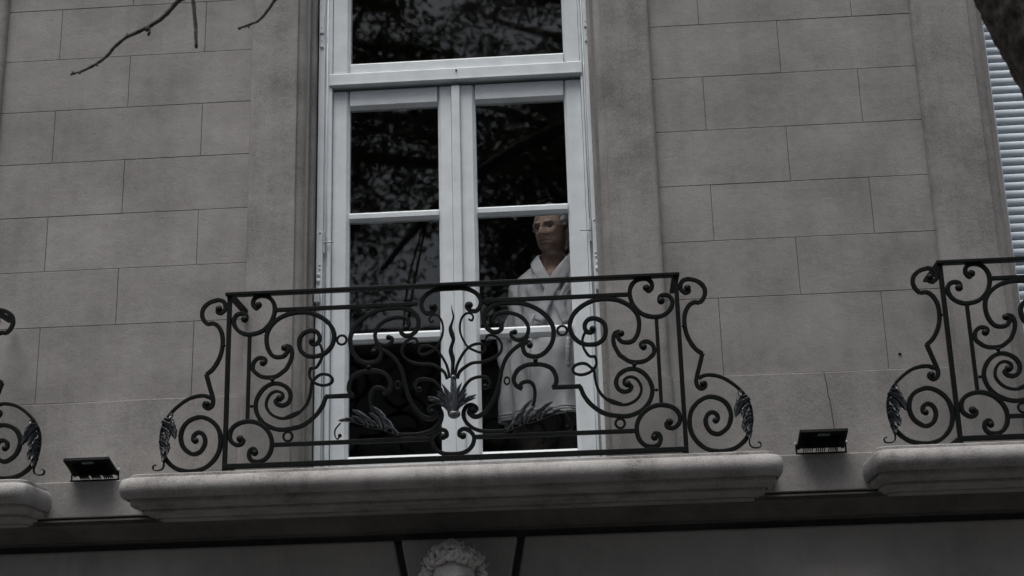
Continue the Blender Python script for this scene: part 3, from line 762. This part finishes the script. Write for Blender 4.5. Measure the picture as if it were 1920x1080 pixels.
def place(V, scale, yaw, pitch, c):
    R = Matrix.Rotation(yaw, 3, 'Z') @ Matrix.Rotation(pitch, 3, 'X')
    return [tuple(R @ (Vector(v) * scale) + Vector(c)) for v in V]

# ------------------------------------------------------------------ carved mask on the keystone
mc = (-0.012, -0.050, -1.260)
mk = empty('carved_mask', mc[0], 0.09, -1.40, 'carved stone satyr mask with leafy hair on the keystone', 'stone mask')
V, F = head_grid(80, 64, brow=2.4, nose=1.4, old=2.0)
b = MB(); b.add(place(V, 1.22, 0.0, 0.10, mc), F); b.build('face', M['mask'], mk, smooth=True)
rm = random.Random(11)
def lock(mb, p0, p1, p2, r):
    P = catmull([p0, p1, p2], 7); n = len(P)
    mb.tube(P, [r * (0.35 + 0.75 * math.sin(math.pi * min(1, (i / (n - 1)) * 0.8 + 0.2))) for i in range(n)], 7)
hair = MB()
for k in range(64):
    a = rm.uniform(-1.25, 1.25); up = rm.uniform(0.0, 0.05)
    cx = mc[0] + math.sin(a) * (0.105 + up * 0.5); cz = mc[2] + 0.058 + math.cos(a) * 0.078 + up * 0.55 - abs(a) * 0.035
    cy = -0.063 - 0.075 * math.cos(a) - rm.uniform(0, 0.03) + up * 1.0
    ang = a + rm.uniform(-0.9, 0.9); L = rm.uniform(0.022, 0.045)
    p0 = Vector((cx, cy, cz)); d = Vector((math.sin(ang), 0, math.cos(ang))) * L; sd_ = Vector((math.cos(ang), 0, -math.sin(ang))) * L * rm.choice((-0.5, 0.5))
    lock(hair, p0 - d * 0.5, p0 + sd_ + Vector((0, -0.012, 0)), p0 + d * 0.6, rm.uniform(0.007, 0.0135))
for k in range(34):                                # fringe falling over the forehead
    a = -1.05 + 2.1 * (k + rm.uniform(-0.3, 0.3)) / 33; row = k % 2
    cx = mc[0] + math.sin(a) * (0.088 - 0.012 * row); cz = mc[2] + 0.062 + math.cos(a) * (0.062 - 0.016 * row)
    cy = mc[1] - 0.118 * math.cos(a * 0.75) + 0.012 * (1 - row)
    ang = a * 0.6 + rm.uniform(-1.1, 1.1); L = rm.uniform(0.026, 0.042); p0 = Vector((cx, cy, cz))
    d = Vector((math.sin(ang), 0.1, math.cos(ang))) * L; sd_ = Vector((math.cos(ang), 0, -math.sin(ang))) * L * rm.choice((-0.6, 0.6))
    lock(hair, p0 - d * 0.6, p0 + sd_ + Vector((0, -0.014, 0)), p0 + d * 0.6, rm.uniform(0.0075, 0.0125))
for s in (-1, 1):                                  # locks beside the temples
    for k in range(9):
        z = mc[2] + 0.05 - k * 0.017; x = mc[0] + s * (0.116 + 0.014 * math.sin(k * 1.3))
        lock(hair, Vector((x - s * 0.02, -0.06, z + 0.02)), Vector((x + s * 0.012, -0.08, z)), Vector((x - s * 0.004, -0.05, z - 0.03)), 0.0115)
hair.build('carved_hair', M['mask'], mk, smooth=True)
def stone_leaf(a, bq, w, y):
    t = MB(); global YR; old = YR; YR = y
    tongue(t, a, bq, w, lift=0.016, curl=0.012, yo=0, bend=0.1, nl=8, nw=6); tongue(t, a, (bq[0] - w * 0.55, bq[1] - w * 0.35), w * 0.6, lift=0.012, yo=0.004, bend=0.2); tongue(t, a, (bq[0] + w * 0.55, bq[1] - w * 0.35), w * 0.6, lift=0.012, yo=0.006, bend=-0.2)
    YR = old; t.build('carved_leaf', M['mask'], mk, smooth=True)
stone_leaf((mc[0] - 0.004, mc[2] + 0.128), (mc[0] - 0.002, mc[2] + 0.188), 0.062, -0.10)
stone_leaf((mc[0] - 0.068, mc[2] + 0.105), (mc[0] - 0.078, mc[2] + 0.162), 0.046, -0.085)
stone_leaf((mc[0] + 0.062, mc[2] + 0.105), (mc[0] + 0.072, mc[2] + 0.155), 0.044, -0.085)
stone_leaf((mc[0] + 0.094, mc[2] + 0.08), (mc[0] + 0.118, mc[2] + 0.128), 0.044, -0.07)
stone_leaf((mc[0] - 0.096, mc[2] + 0.075), (mc[0] - 0.122, mc[2] + 0.118), 0.040, -0.07)

for k in range(11):
    a = -1.35 + 2.7 * k / 10 + rm.uniform(-0.08, 0.08); r0, r1 = 0.118, rm.uniform(0.165, 0.195)
    stone_leaf((mc[0] + math.sin(a) * r0 * 0.9, mc[2] + 0.015 + math.cos(a) * r0), (mc[0] + math.sin(a + rm.uniform(-.2, .2)) * r1 * 0.82, mc[2] + 0.010 + math.cos(a) * r1), rm.uniform(0.034, 0.05), -0.055 + rm.uniform(-0.02, 0.02) + 0.03 * abs(a))
# ------------------------------------------------------------------ the man in the bathrobe
HC = Vector((0.462, 0.442, 0.512)); HY = math.radians(-29); HS = 1.03
man = empty('person', 0.46, 0.48, FL, 'grey-haired person in a white bathrobe looking out through the right door leaf', 'person')
body = MB()
V, F = head_grid(); body.add(place(V, HS, HY, 0.03, HC), F)
def T(pts, rad, seg=14): body.tube([Vector(p) for p in catmull(pts, 4)], [rad[min(int(i / 4), len(rad) - 2)] * (1 - (i / 4 - min(int(i / 4), len(rad) - 2))) + rad[min(int(i / 4), len(rad) - 2) + 1] * (i / 4 - min(int(i / 4), len(rad) - 2)) for i in range((len(pts) - 1) * 4 + 1)], seg)
bx_, by_ = 0.455, 0.485
T([(0.468, 0.455, 0.49), (0.465, 0.475, 0.40), (0.458, 0.485, 0.33), (bx_, by_, 0.25)], [0.060, 0.061, 0.064, 0.09])
T([(bx_, by_, 0.30), (bx_, by_, 0.18), (bx_, by_ - 0.01, 0.0), (bx_, by_, -0.16), (bx_, by_, -0.26)], [0.085, 0.125, 0.13, 0.135, 0.11])
for s in (-1, 1):
    sh = (bx_ + s * 0.132, by_ + 0.01, 0.215); el = (bx_ + s * 0.185, by_ + 0.05, -0.06); wr = (bx_ + s * 0.065, by_ + 0.19, -0.20)
    T([(bx_ + s * 0.05, by_, 0.24), sh, ((sh[0] + el[0]) / 2, (sh[1] + el[1]) / 2, 0.09), el, ((el[0] + wr[0]) / 2, (el[1] + wr[1]) / 2 + 0.005, -0.13), wr], [0.06, 0.058, 0.048, 0.040, 0.037, 0.027])
    # hand behind the back: palm, four fingers, thumb
    hx, hy, hz = wr[0] - s * 0.035, wr[1] + 0.015, wr[2] - 0.035
    T([wr, ((wr[0] + hx) / 2, (wr[1] + hy) / 2, (wr[2] + hz) / 2), (hx, hy, hz)], [0.026, 0.036, 0.036], 10)
    for k in range(4):
        o = (k - 1.5) * 0.019; L = (0.07, 0.08, 0.077, 0.06)[k]
        T([(hx - s * 0.01, hy + 0.004, hz + o), (hx - s * (0.02 + L * 0.4), hy + 0.008, hz - 0.008 + o * 1.05), (hx - s * (0.02 + L * 0.75), hy - 0.004, hz - 0.02 + o), (hx - s * (0.015 + L * 0.8), hy - 0.016, hz - 0.03 + o)], [0.0105, 0.0098, 0.009, 0.0075], 8)
    T([(wr[0] - s * 0.012, wr[1] + 0.01, wr[2] + 0.012), (wr[0] - s * 0.03, wr[1] + 0.03, wr[2] + 0.022), (wr[0] - s * 0.055, wr[1] + 0.036, wr[2] + 0.016)], [0.013, 0.0115, 0.009], 8)
    hp = (bx_ + s * 0.085, by_, -0.22)
    T([hp, (bx_ + s * 0.095, by_ - 0.01, -0.42), (bx_ + s * 0.10, by_ - 0.015, -0.62), (bx_ + s * 0.10, by_ + 0.01, -0.80), (bx_ + s * 0.10, by_ + 0.015, FL + 0.09), (bx_ + s * 0.10, by_ + 0.01, FL + 0.05)], [0.095, 0.078, 0.056, 0.054, 0.036, 0.04])
    T([(bx_ + s * 0.10, by_ + 0.045, FL + 0.045), (bx_ + s * 0.105, by_ - 0.05, FL + 0.04), (bx_ + s * 0.112, by_ - 0.17, FL + 0.028)], [0.036, 0.038, 0.027])
# ears
for s in (-1, 1):
    R = Matrix.Rotation(HY, 3, 'Z')
    c = R @ Vector((s * 0.079, 0.012, -0.008)) * HS + HC
    body.ball(c, 0.012, 0.019, 0.034, 12, 8)
bo = body.build('body', M['skin'], man, smooth=True)
rmod = bo.modifiers.new('skin_surface', 'REMESH'); rmod.mode = 'VOXEL'; rmod.voxel_size = 0.0034; rmod.use_smooth_shade = True
R = Matrix.Rotation(HY, 3, 'Z') @ Matrix.Rotation(0.03, 3, 'X')
hp = lambda x, y, z: R @ (Vector((x, y, z)) * HS) + HC
for s in (-1, 1):
    q = MB(); q.ball(hp(s * 0.031, -0.0735, 0.006), 0.0125, 0.0125, 0.0105, 14, 10); q.build('eye', M['eye'], bo, smooth=True)
    q = MB()
    for k in range(12):
        x = s * (0.014 + k * 0.0033); q.tube([hp(x, -0.100 + 0.0007 * k + 0.00008 * k * k, 0.024 + 0.004 * math.sin(k / 11 * 2.6)), hp(x + s * 0.006, -0.1005 + 0.0011 * k + 0.00008 * k * k, 0.029 + 0.004 * math.sin(k / 11 * 2.6))], 0.0022, 5)
    q.build('eyebrow', M['hair'], bo, smooth=True)
# hair: thin grey shell, receding at the front, ragged surface
hv, hf = head_grid(70, 56)
hair = MB(); keep = {}
vs = []
for i, (x, y, z) in enumerate(hv):
    n_ = Vector((x, y * 0.8, z * 0.7)).normalized()
    th = 0.016 + 0.006 * noise.noise(Vector((x * 60, y * 60, z * 25))) + 0.006 * noise.noise(Vector((x * 22 + 5, y * 22, z * 22)))
    lim = 0.055 + 0.09 * smoothstep(0.035, -0.08, y) - 0.125 * smoothstep(0.0, 0.06, y) - 0.06 * smoothstep(-0.045, -0.01, y)
    lim -= 0.055 * smoothstep(0.052, 0.070, abs(x)) * smoothstep(-0.065, -0.025, y)
    if y < 0.012: lim = max(lim, 0.016)
    ok = z > lim + 0.008 * noise.noise(Vector((x * 70, y * 70, 1.0)))
    keep[i] = ok
    p = Vector((x, y, z)) + n_ * (th if ok else 0.001)
    vs.append(p)
fs = [f for f in hf if any(keep[k] for k in f)]
hair.add([tuple(R @ (p * HS) + HC) for p in vs], fs)
hair.build('hair', M['hair'], man, smooth=True, fix=False)
# wire spectacles
gl_ = MB()
for s in (-1, 1):
    ring = [hp(s * 0.032 + 0.0215 * math.cos(a), -0.101 + 0.0035 * abs(math.cos(a)) + (0.006 if s * math.cos(a) > 0 else 0), 0.001 + 0.0165 * math.sin(a)) for a in [2 * math.pi * k / 22 for k in range(23)]]
    gl_.tube(ring, 0.0009, 6)
    gl_.tube([hp(s * 0.0535, -0.091, 0.006), hp(s * 0.080, -0.03, 0.010), hp(s * 0.083, 0.012, 0.006)], 0.0012, 6)
gl_.tube([hp(-0.011, -0.104, 0.006), hp(0, -0.109, 0.009), hp(0.011, -0.104, 0.006)], 0.0012, 6)
gl_.build('spectacles', M['wire'], man, smooth=True)
# trousers and slippers
tr = MB()
for s in (-1, 1):
    tr.tube(catmull([(bx_ + s * 0.085, by_, -0.22), (bx_ + s * 0.097, by_ - 0.01, -0.45), (bx_ + s * 0.10, by_ - 0.012, -0.65), (bx_ + s * 0.10, by_ + 0.008, -0.85), (bx_ + s * 0.10, by_ + 0.01, FL + 0.07)], 5), [0.115 - 0.0018 * k for k in range(21)], 18)
tr.build('trousers', M['trousers'], man, smooth=True)
sl = MB()
for s in (-1, 1):
    sl.ball((bx_ + s * 0.108, by_ - 0.06, FL + 0.036), 0.050, 0.135, 0.0365, 18, 10)
sl.build('slippers', M['trousers'], man, smooth=True)
# the robe: lofted garment with folds, sleeves running behind the back
RB = [(-0.468, 0.262, 0.176), (-0.44, 0.263, 0.177), (-0.36, 0.263, 0.176), (-0.25, 0.262, 0.174), (-0.15, 0.262, 0.172), (-0.08, 0.258, 0.164), (-0.03, 0.255, 0.160), (0.03, 0.250, 0.160),
      (0.09, 0.243, 0.160), (0.15, 0.234, 0.156), (0.20, 0.222, 0.146), (0.235, 0.206, 0.132), (0.262, 0.182, 0.116), (0.285, 0.150, 0.102), (0.305, 0.116, 0.092), (0.322, 0.092, 0.086)]
robe = MB(); NT = 120; NZ = 70; rings = []
BY = math.radians(-10)
def robe_pt(t, th, off=0.0):
    zz = RB[0][0] + (RB[-1][0] - RB[0][0]) * t
    for k in range(len(RB) - 1):
        if RB[k][0] <= zz <= RB[k + 1][0] + 1e-9: break
    f = (zz - RB[k][0]) / (RB[k + 1][0] - RB[k][0]); f = max(0, min(1, f))
    a = RB[k][1] + (RB[k + 1][1] - RB[k][1]) * f; d = RB[k][2] + (RB[k + 1][2] - RB[k][2]) * f
    low = smoothstep(0.05, -0.45, zz); hi = smoothstep(0.0, 0.2, zz) * smoothstep(0.32, 0.24, zz)
    fo = low * (0.012 * math.sin(5 * th + 0.6) + 0.008 * math.sin(11 * th + 2.0 + zz * 3) + 0.005 * math.sin(17 * th + zz * 5))
    fo += 0.030 * noise.noise(Vector((math.sin(th) * 3.5 + zz * 3.0, math.cos(th) * 3.5, zz * 5.0 - math.sin(th) * 4.0)))
    fo += 0.024 * noise.noise(Vector((zz * 13 + math.sin(th) * 9.0, 2.7 + math.cos(th) * 2, zz * 4.0))) * smoothstep(-0.35, 0.0, zz)
    fo += hi * 0.006 * math.sin(zz * 70 + math.sin(th) * 16)
    for t0, dp in ((-1.02, 0.026), (1.02, 0.026)):      # crease between sleeve and body
        fo -= dp * math.exp(-(((th + math.pi) % (2 * math.pi) - math.pi - t0) / 0.11) ** 2) * smoothstep(-0.30, -0.05, zz) * smoothstep(0.26, 0.12, zz)
    e = 2.5
    cx = abs(math.sin(th)) ** (2 / e) * math.copysign(1, math.sin(th)); cy = abs(math.cos(th)) ** (2 / e) * math.copysign(1, math.cos(th))
    x = (a + fo + off) * cx; y = -(d + fo + off) * cy
    x, y = x * math.cos(BY) - y * math.sin(BY), x * math.sin(BY) + y * math.cos(BY)
    return Vector((bx_ - 0.002 + x, by_ - 0.01 + y - 0.02 * smoothstep(0.1, -0.4, zz), zz + 0.018 * (1 - t) ** 6 * math.cos(th * 1.0 - 0.2)))
for i in range(NZ + 1):
    rings.append([robe_pt(i / NZ, 2 * math.pi * j / NT) for j in range(NT)])
nt = NT
rv_ = [q for r_ in rings for q in r_]; rf_ = []
for i in range(NZ):
    for j in range(nt):
        a = i * nt + j; b = i * nt + (j + 1) % nt
        c = sum((rv_[k] for k in (a, b, a + nt, b + nt)), Vector()) / 4
        if c.y < by_ - 0.03 and abs(c.x - (0.432 + (c.z - 0.235) * 0.16)) < (c.z - 0.225) * 0.62: continue      # open neck
        rf_.append((a, b, b + nt, a + nt))
robe.add(rv_, rf_)
ro = robe.build('bathrobe', M['robe'], man, smooth=True, fix=False)
so = ro.modifiers.new('cloth', 'SOLIDIFY'); so.thickness = 0.008; so.offset = -1
# terry hem band
q = MB()
for row in range(3):
    pts = [robe_pt(0.006 + row * 0.018, 2 * math.pi * j / 90, 0.003) for j in range(91)]
    q.tube(pts, [0.0042 + 0.0012 * math.sin(j * 2.1 + row) for j in range(91)], 6)
q.build('hem_band', M['robe'], ro, smooth=True)
# shawl collar, left side over right
def collar(pts, w, th, name='collar'):
    P = catmull([Vector(p) for p in pts], 8); n = len(P); rg = []
    axis = Vector((bx_, by_, 0))
    for i, p in enumerate(P):
        t = (P[min(i + 1, n - 1)] - P[max(i - 1, 0)]).normalized()
        out = Vector((p.x - bx_, p.y - by_ - 0.03, 0.05)).normalized(); side = t.cross(out).normalized(); out = side.cross(t).normalized()
        ww = w * (0.8 + 0.25 * math.sin(math.pi * min(1, i / (n - 1) * 1.1))); tt = th * (1 + 0.15 * math.sin(i * 0.9))
        rg.append([p + side * (ww / 2 * math.cos(a)) + out * (tt / 2 * math.sin(a) + 0.004 * math.cos(2 * a)) for a in [2 * math.pi * k / 14 for k in range(14)]])
    q = MB(); q.loft(rg); return q.build(name, M['robe'], ro, smooth=True)
collar([(0.47, 0.568, 0.39), (0.405, 0.535, 0.395), (0.374, 0.462, 0.372), (0.380, 0.392, 0.325), (0.403, 0.352, 0.262), (0.440, 0.326, 0.19), (0.485, 0.313, 0.09), (0.52, 0.312, 0.0)], 0.058, 0.026)
collar([(0.47, 0.568, 0.392), (0.535, 0.538, 0.397), (0.564, 0.470, 0.380), (0.546, 0.392, 0.330), (0.505, 0.345, 0.268), (0.462, 0.315, 0.195), (0.42, 0.300, 0.10), (0.385, 0.303, 0.01)], 0.066, 0.030)
# drapery ridges below the collar
q = MB()
for k in range(5):
    x0 = 0.585 - k * 0.006; z0 = 0.25 - k * 0.035
    q.tube(catmull([(x0 + 0.03, 0.40, z0 + 0.03), (x0 - 0.035, 0.338, z0 - 0.03), (x0 - 0.085, 0.322, z0 - 0.11), (x0 - 0.115, 0.330, z0 - 0.17)], 6), [0.004 + 0.012 * math.sin(math.pi * i / 18) for i in range(19)], 8)
q.build('drapery_fold', M['robe'], ro, smooth=True)
# belt round the waist and its hanging textured end
pts = [robe_pt((-0.045 - RB[0][0]) / (RB[-1][0] - RB[0][0]), 2 * math.pi * j / 80, 0.004) for j in range(81)]
q = MB()
rg = [[p + Vector((0, 0, 0.022 * math.cos(a))) + Vector((p.x - bx_, p.y - by_, 0)).normalized() * (0.006 * math.sin(a)) for a in [2 * math.pi * k / 10 for k in range(10)]] for p in pts]
q.loft(rg, cap=False); q.build('belt', M['robe'], ro, smooth=True)
q = MB(); be = catmull([(0.532, 0.290, -0.035), (0.527, 0.262, -0.09), (0.522, 0.256, -0.16), (0.519, 0.256, -0.235)], 12)
q.tube(be, [0.012 + 0.0016 * math.sin(i * 1.9) for i in range(len(be))], 10)
q.build('belt_end', M['robe'], ro, smooth=True)

q = MB(); tz = lambda z: (z - RB[0][0]) / (RB[-1][0] - RB[0][0])
pts = [robe_pt(tz(z), -0.20 - 0.25 * (0.05 - z), 0.003) for z in [0.05 - 0.02 * k for k in range(26)]]
q.tube(pts, [0.0065 + 0.001 * math.sin(k * 1.3) for k in range(26)], 8); q.build('front_edge', M['robe'], ro, smooth=True)

# ------------------------------------------------------------------ trees
def bark_tube(mb, pts, rad, seg=16, rough=0.10, fr=9.0, sub=8):
    P = catmull([Vector(p) for p in pts], sub); n = len(P); rings = []; ref = None; k = len(pts) - 1
    for i, p in enumerate(P):
        t = (P[min(i + 1, n - 1)] - P[max(i - 1, 0)]).normalized()
        if ref is None: ref = t.orthogonal().normalized()
        ref = (ref - t * ref.dot(t)).normalized(); bn = t.cross(ref)
        u = i / (n - 1) * k; a = min(int(u), k - 1); r = rad[a] + (rad[a + 1] - rad[a]) * (u - a)
        ring = []
        for j in range(seg):
            h = 2 * math.pi * j / seg; d = ref * math.cos(h) + bn * math.sin(h); q = p + d * r
            ring.append(q + d * r * rough * (noise.noise(q * fr) + 0.6 * noise.noise(q * fr * 3.1)))
        rings.append(ring)
    mb.loft(rings)

def leaves(mb, rnd, centre, spread, n, size):
    for _ in range(n):
        p = Vector(centre) + Vector((rnd.gauss(0, 1), rnd.gauss(0, 1), rnd.gauss(0, 0.75))) * spread
        d = Vector((rnd.uniform(-1, 1), rnd.uniform(-1, 1), rnd.uniform(-0.9, 0.4))).normalized(); e = d.orthogonal().normalized()
        e = (e * math.cos(rnd.random() * 6.28) + d.cross(e) * math.sin(rnd.random() * 6.28)).normalized(); L = size * rnd.uniform(0.6, 1.25); w = L * 0.26
        mb.add([p, p + d * L * 0.45 + e * w, p + d * L, p + d * L * 0.45 - e * w], [(0, 1, 2, 3)])

# the street tree whose leaning trunk and twigs hang into the picture
tree = empty('street_tree', 3.32, -2.3, G, 'dark rough-barked street tree with trunk in the top right corner and hanging bare twigs', 'tree')
t = MB(); TY = -2.3
bark_tube(t, [(3.36, TY, G - 0.1), (3.30, TY, -3.2), (3.08, TY, -2.6), (2.72, TY, -1.5), (2.131, TY, 0.195), (1.75, TY, 1.3), (1.50, TY, 2.0)], [0.36, 0.28, 0.235, 0.215, 0.200, 0.18, 0.15], 110, 0.045, 30.0, 110)
trunk = t.build('trunk', M['bark'], tree, smooth=True)
def limb(pts, rad, name='limb', seg=14, rough=0.12, fr=14, sub=8):
    t = MB(); bark_tube(t, pts, rad, seg, rough, fr, sub); return t.build(name, M['bark'], tree, smooth=True)
limb([(1.56, TY, 1.8), (1.0, TY, 2.1), (0.35, TY, 1.95), (-0.3, TY, 1.55), (-0.75, TY, 1.05)], [0.085, 0.065, 0.045, 0.032, 0.016])
limb([(1.52, TY, 1.95), (1.6, -2.7, 3.0), (1.35, -3.2, 4.6), (1.6, -3.4, 6.2)], [0.12, 0.10, 0.07, 0.03])
limb([(1.55, -2.4, 2.3), (2.2, -2.3, 3.4), (2.8, -2.6, 5.8)], [0.09, 0.07, 0.03])
limb([(1.47, -3.0, 3.8), (0.5, -3.3, 4.9), (-0.5, -3.2, 6.0)], [0.07, 0.05, 0.02])
TW = [([(-0.42, 1.46), (-0.52, 1.0), (-0.58, 0.65), (-0.619, 0.453), (-0.644, 0.425), (-0.69, 0.371), (-0.746, 0.332), (-0.806, 0.305), (-0.848, 0.27), (-0.877, 0.234), (-0.931, 0.199), (-0.987, 0.18)], 0.0098, 0.0040),
      ([(-0.44, 1.42), (-0.56, 1.0), (-0.605, 0.6), (-0.600, 0.451), (-0.597, 0.422), (-0.587, 0.345), (-0.580, 0.254)], 0.0078, 0.0056),
      ([(-0.05, 1.72), (-0.2, 1.0), (-0.28, 0.6), (-0.317, 0.434), (-0.329, 0.406), (-0.354, 0.365), (-0.379, 0.336), (-0.414, 0.321), (-0.441, 0.312)], 0.0076, 0.0036)]
for pts, r0, r1 in TW:
    n = len(pts); t = MB(); bark_tube(t, [(x, TY, z) for x, z in pts], [r0 + (r1 - r0) * k / (n - 1) for k in range(n)], 8, 0.35, 70, 9)
    if r0 > 0.009:
        t.ball((-0.742, TY - 0.002, 0.326), 0.009, 0.009, 0.010, 8, 6); t.tube([(-0.739, TY, 0.326), (-0.735, TY - 0.004, 0.312), (-0.738, TY - 0.004, 0.302)], [0.006, 0.005, 0.004], 7)
        for bx0, bz0, dx, dz in ((-0.806, 0.305, -0.004, 0.012), (-0.905, 0.214, 0.006, -0.010), (-0.955, 0.190, -0.002, -0.011), (-0.976, 0.183, -0.006, 0.009), (-0.665, 0.400, 0.011, 0.004)):
            t.tube([(bx0, TY, bz0), (bx0 + dx, TY - 0.002, bz0 + dz)], [0.005, 0.0022], 6)
    else:
        bx0, bz0 = pts[-2]; t.tube([(bx0, TY, bz0), (bx0 + 0.005, TY, bz0 - 0.011)], [0.0045, 0.002], 6); t.ball((pts[-1][0], TY, pts[-1][1]), 0.0055, 0.005, 0.006, 8, 6)
    t.build('twig', M['bark'], tree, smooth=True)
rl = random.Random(3); t = MB()
for c in ((1.6, -3.4, 6.6), (1.35, -3.2, 6.2), (2.8, -2.6, 6.3), (-0.5, -3.2, 6.4), (0.5, -3.3, 6.3), (2.2, -2.8, 6.8)):
    for _ in range(8): leaves(t, rl, Vector(c) + Vector((rl.gauss(0, .45), rl.gauss(0, .45), rl.gauss(0, .3))), 0.16, 42, 0.09)
t.build('crown', M['leaf'], tree, fix=False)

# trees over the road: they are what the window panes reflect
def far_tree(x, y, h, seed, label, spread=1.0, nb=11, nq=9, nl=60, sz=0.17, extra=()):
    rnd = random.Random(seed)
    r = empty('roadside_tree', x, y, G, label, 'tree', 'trees across the road')
    t = MB(); top = G + h * 0.48
    bark_tube(t, [(x, y, G - 0.1), (x + rnd.uniform(-.2, .2), y, G + h * 0.2), (x + rnd.uniform(-.3, .3), y, top), (x + rnd.uniform(-.4, .4), y, top + h * 0.3)], [0.30, 0.24, 0.19, 0.05], 12, 0.08, 4)
    cr = MB()
    for k in range(nb):
        a = k * 2.4 + rnd.random(); L = h * rnd.uniform(0.17, 0.30) * spread
        z0 = top + rnd.uniform(-0.04 * h, 0.24 * h); up = rnd.uniform(-0.25, 0.7)
        p0 = Vector((x, y, z0)); d = Vector((math.cos(a), math.sin(a), up)).normalized()
        pts = [p0, p0 + d * L * 0.4 + Vector((0, 0, L * 0.05)), p0 + d * L * 0.75 + Vector((rnd.uniform(-.3, .3), rnd.uniform(-.3, .3), L * 0.16)), p0 + d * L + Vector((rnd.uniform(-.5, .5), rnd.uniform(-.5, .5), L * 0.2))]
        bark_tube(t, pts, [0.12, 0.085, 0.05, 0.015], 8, 0.08, 5, 5)
        for q in range(nq):
            f = rnd.uniform(0.3, 1.1); c = p0 + d * L * f + Vector((rnd.gauss(0, .5), rnd.gauss(0, .5), L * 0.18 * f + rnd.gauss(0, .4)))
            leaves(cr, rnd, c, rnd.uniform(0.16, 0.34), nl, sz)
    for c in extra:                                 # long boughs reaching out over the road
        c = Vector(c); p0 = Vector((x, y, c.z - 0.3)); bark_tube(t, [p0, p0.lerp(c, 0.5) + Vector((0, 0, 0.25)), c], [0.10, 0.06, 0.02], 8, 0.08, 5, 5)
        for q in range(8): leaves(cr, rnd, c + Vector((rnd.gauss(0, .55), rnd.gauss(0, .5), rnd.gauss(0, .4))), rnd.uniform(0.2, 0.36), 130, sz)
    t.build('trunk', M['bark'], r, smooth=True)
    cr.build('crown', M['leaf'], r, fix=False)
far_tree(-4.3, -13.4, 17.5, 5, 'leafy tree across the road mirrored in the left panes', 1.15, 30, 10, 120, 0.12, ((-2.6, -13.0, 6.4), (-1.6, -13.2, 7.6), (-3.3, -13.6, 4.5)))
far_tree(1.7, -14.2, 18.0, 8, 'leafy tree across the road mirrored in the right panes', 1.0, 26, 10, 120, 0.12, ((-0.1, -14.0, 5.4), (0.5, -13.8, 6.1), (-0.6, -14.2, 4.5), (0.2, -14.0, 4.3), (-1.0, -14.0, 6.4), (-0.1, -13.6, 5.0), (0.1, -13.5, 5.7), (-0.3, -13.5, 5.3), (0.3, -13.7, 4.8)))
far_tree(-8.2, -13.2, 11.0, 21, 'leafy tree across the road, furthest towards the left balcony')
far_tree(9.0, -13.2, 11.5, 27, 'leafy tree across the road, furthest towards the right balcony')

# pale houses across the road, seen only as glints between the mirrored leaves
def far_house(x0, x1, h, label):
    r = empty('row_house', (x0 + x1) / 2, -17.0, G, label, 'building', 'houses across the road')
    b = MB(); b.box(x0, x1, -26.0, -17.0, G - 0.2, G + h); b.build('wall', M['far_wall'], r)
    b = MB(); b.box(x0 - 0.1, x1 + 0.1, -26.1, -16.75, G + h + 0.002, G + h + 0.35); b.build('roof_parapet', M['far_wall'], r)
    nx = int((x1 - x0) / 2.4)
    for k in range(int(h / 3.3)):
        for i in range(nx):
            xx = x0 + (i + 0.5) * (x1 - x0) / nx; zz = G + 0.9 + k * 3.3
            w = MB(); w.box(xx - 0.55, xx + 0.55, -17.0 + 0.004, -16.96, zz, zz + 1.9); wo = w.build('window', M['far_wall'], r)
            w = MB(); w.box(xx - 0.46, xx + 0.46, -16.958, -16.95, zz + 0.09, zz + 1.81); w.build('pane', M['far_glass'], wo)
far_house(-18, -5.2, 12.9, 'pale row house across the road, left of the others')
far_house(-5.1, 5.6, 7.7, 'lowest pale row house across the road, opposite the french window')
far_house(5.7, 18, 12.0, 'pale row house across the road, right of the others')
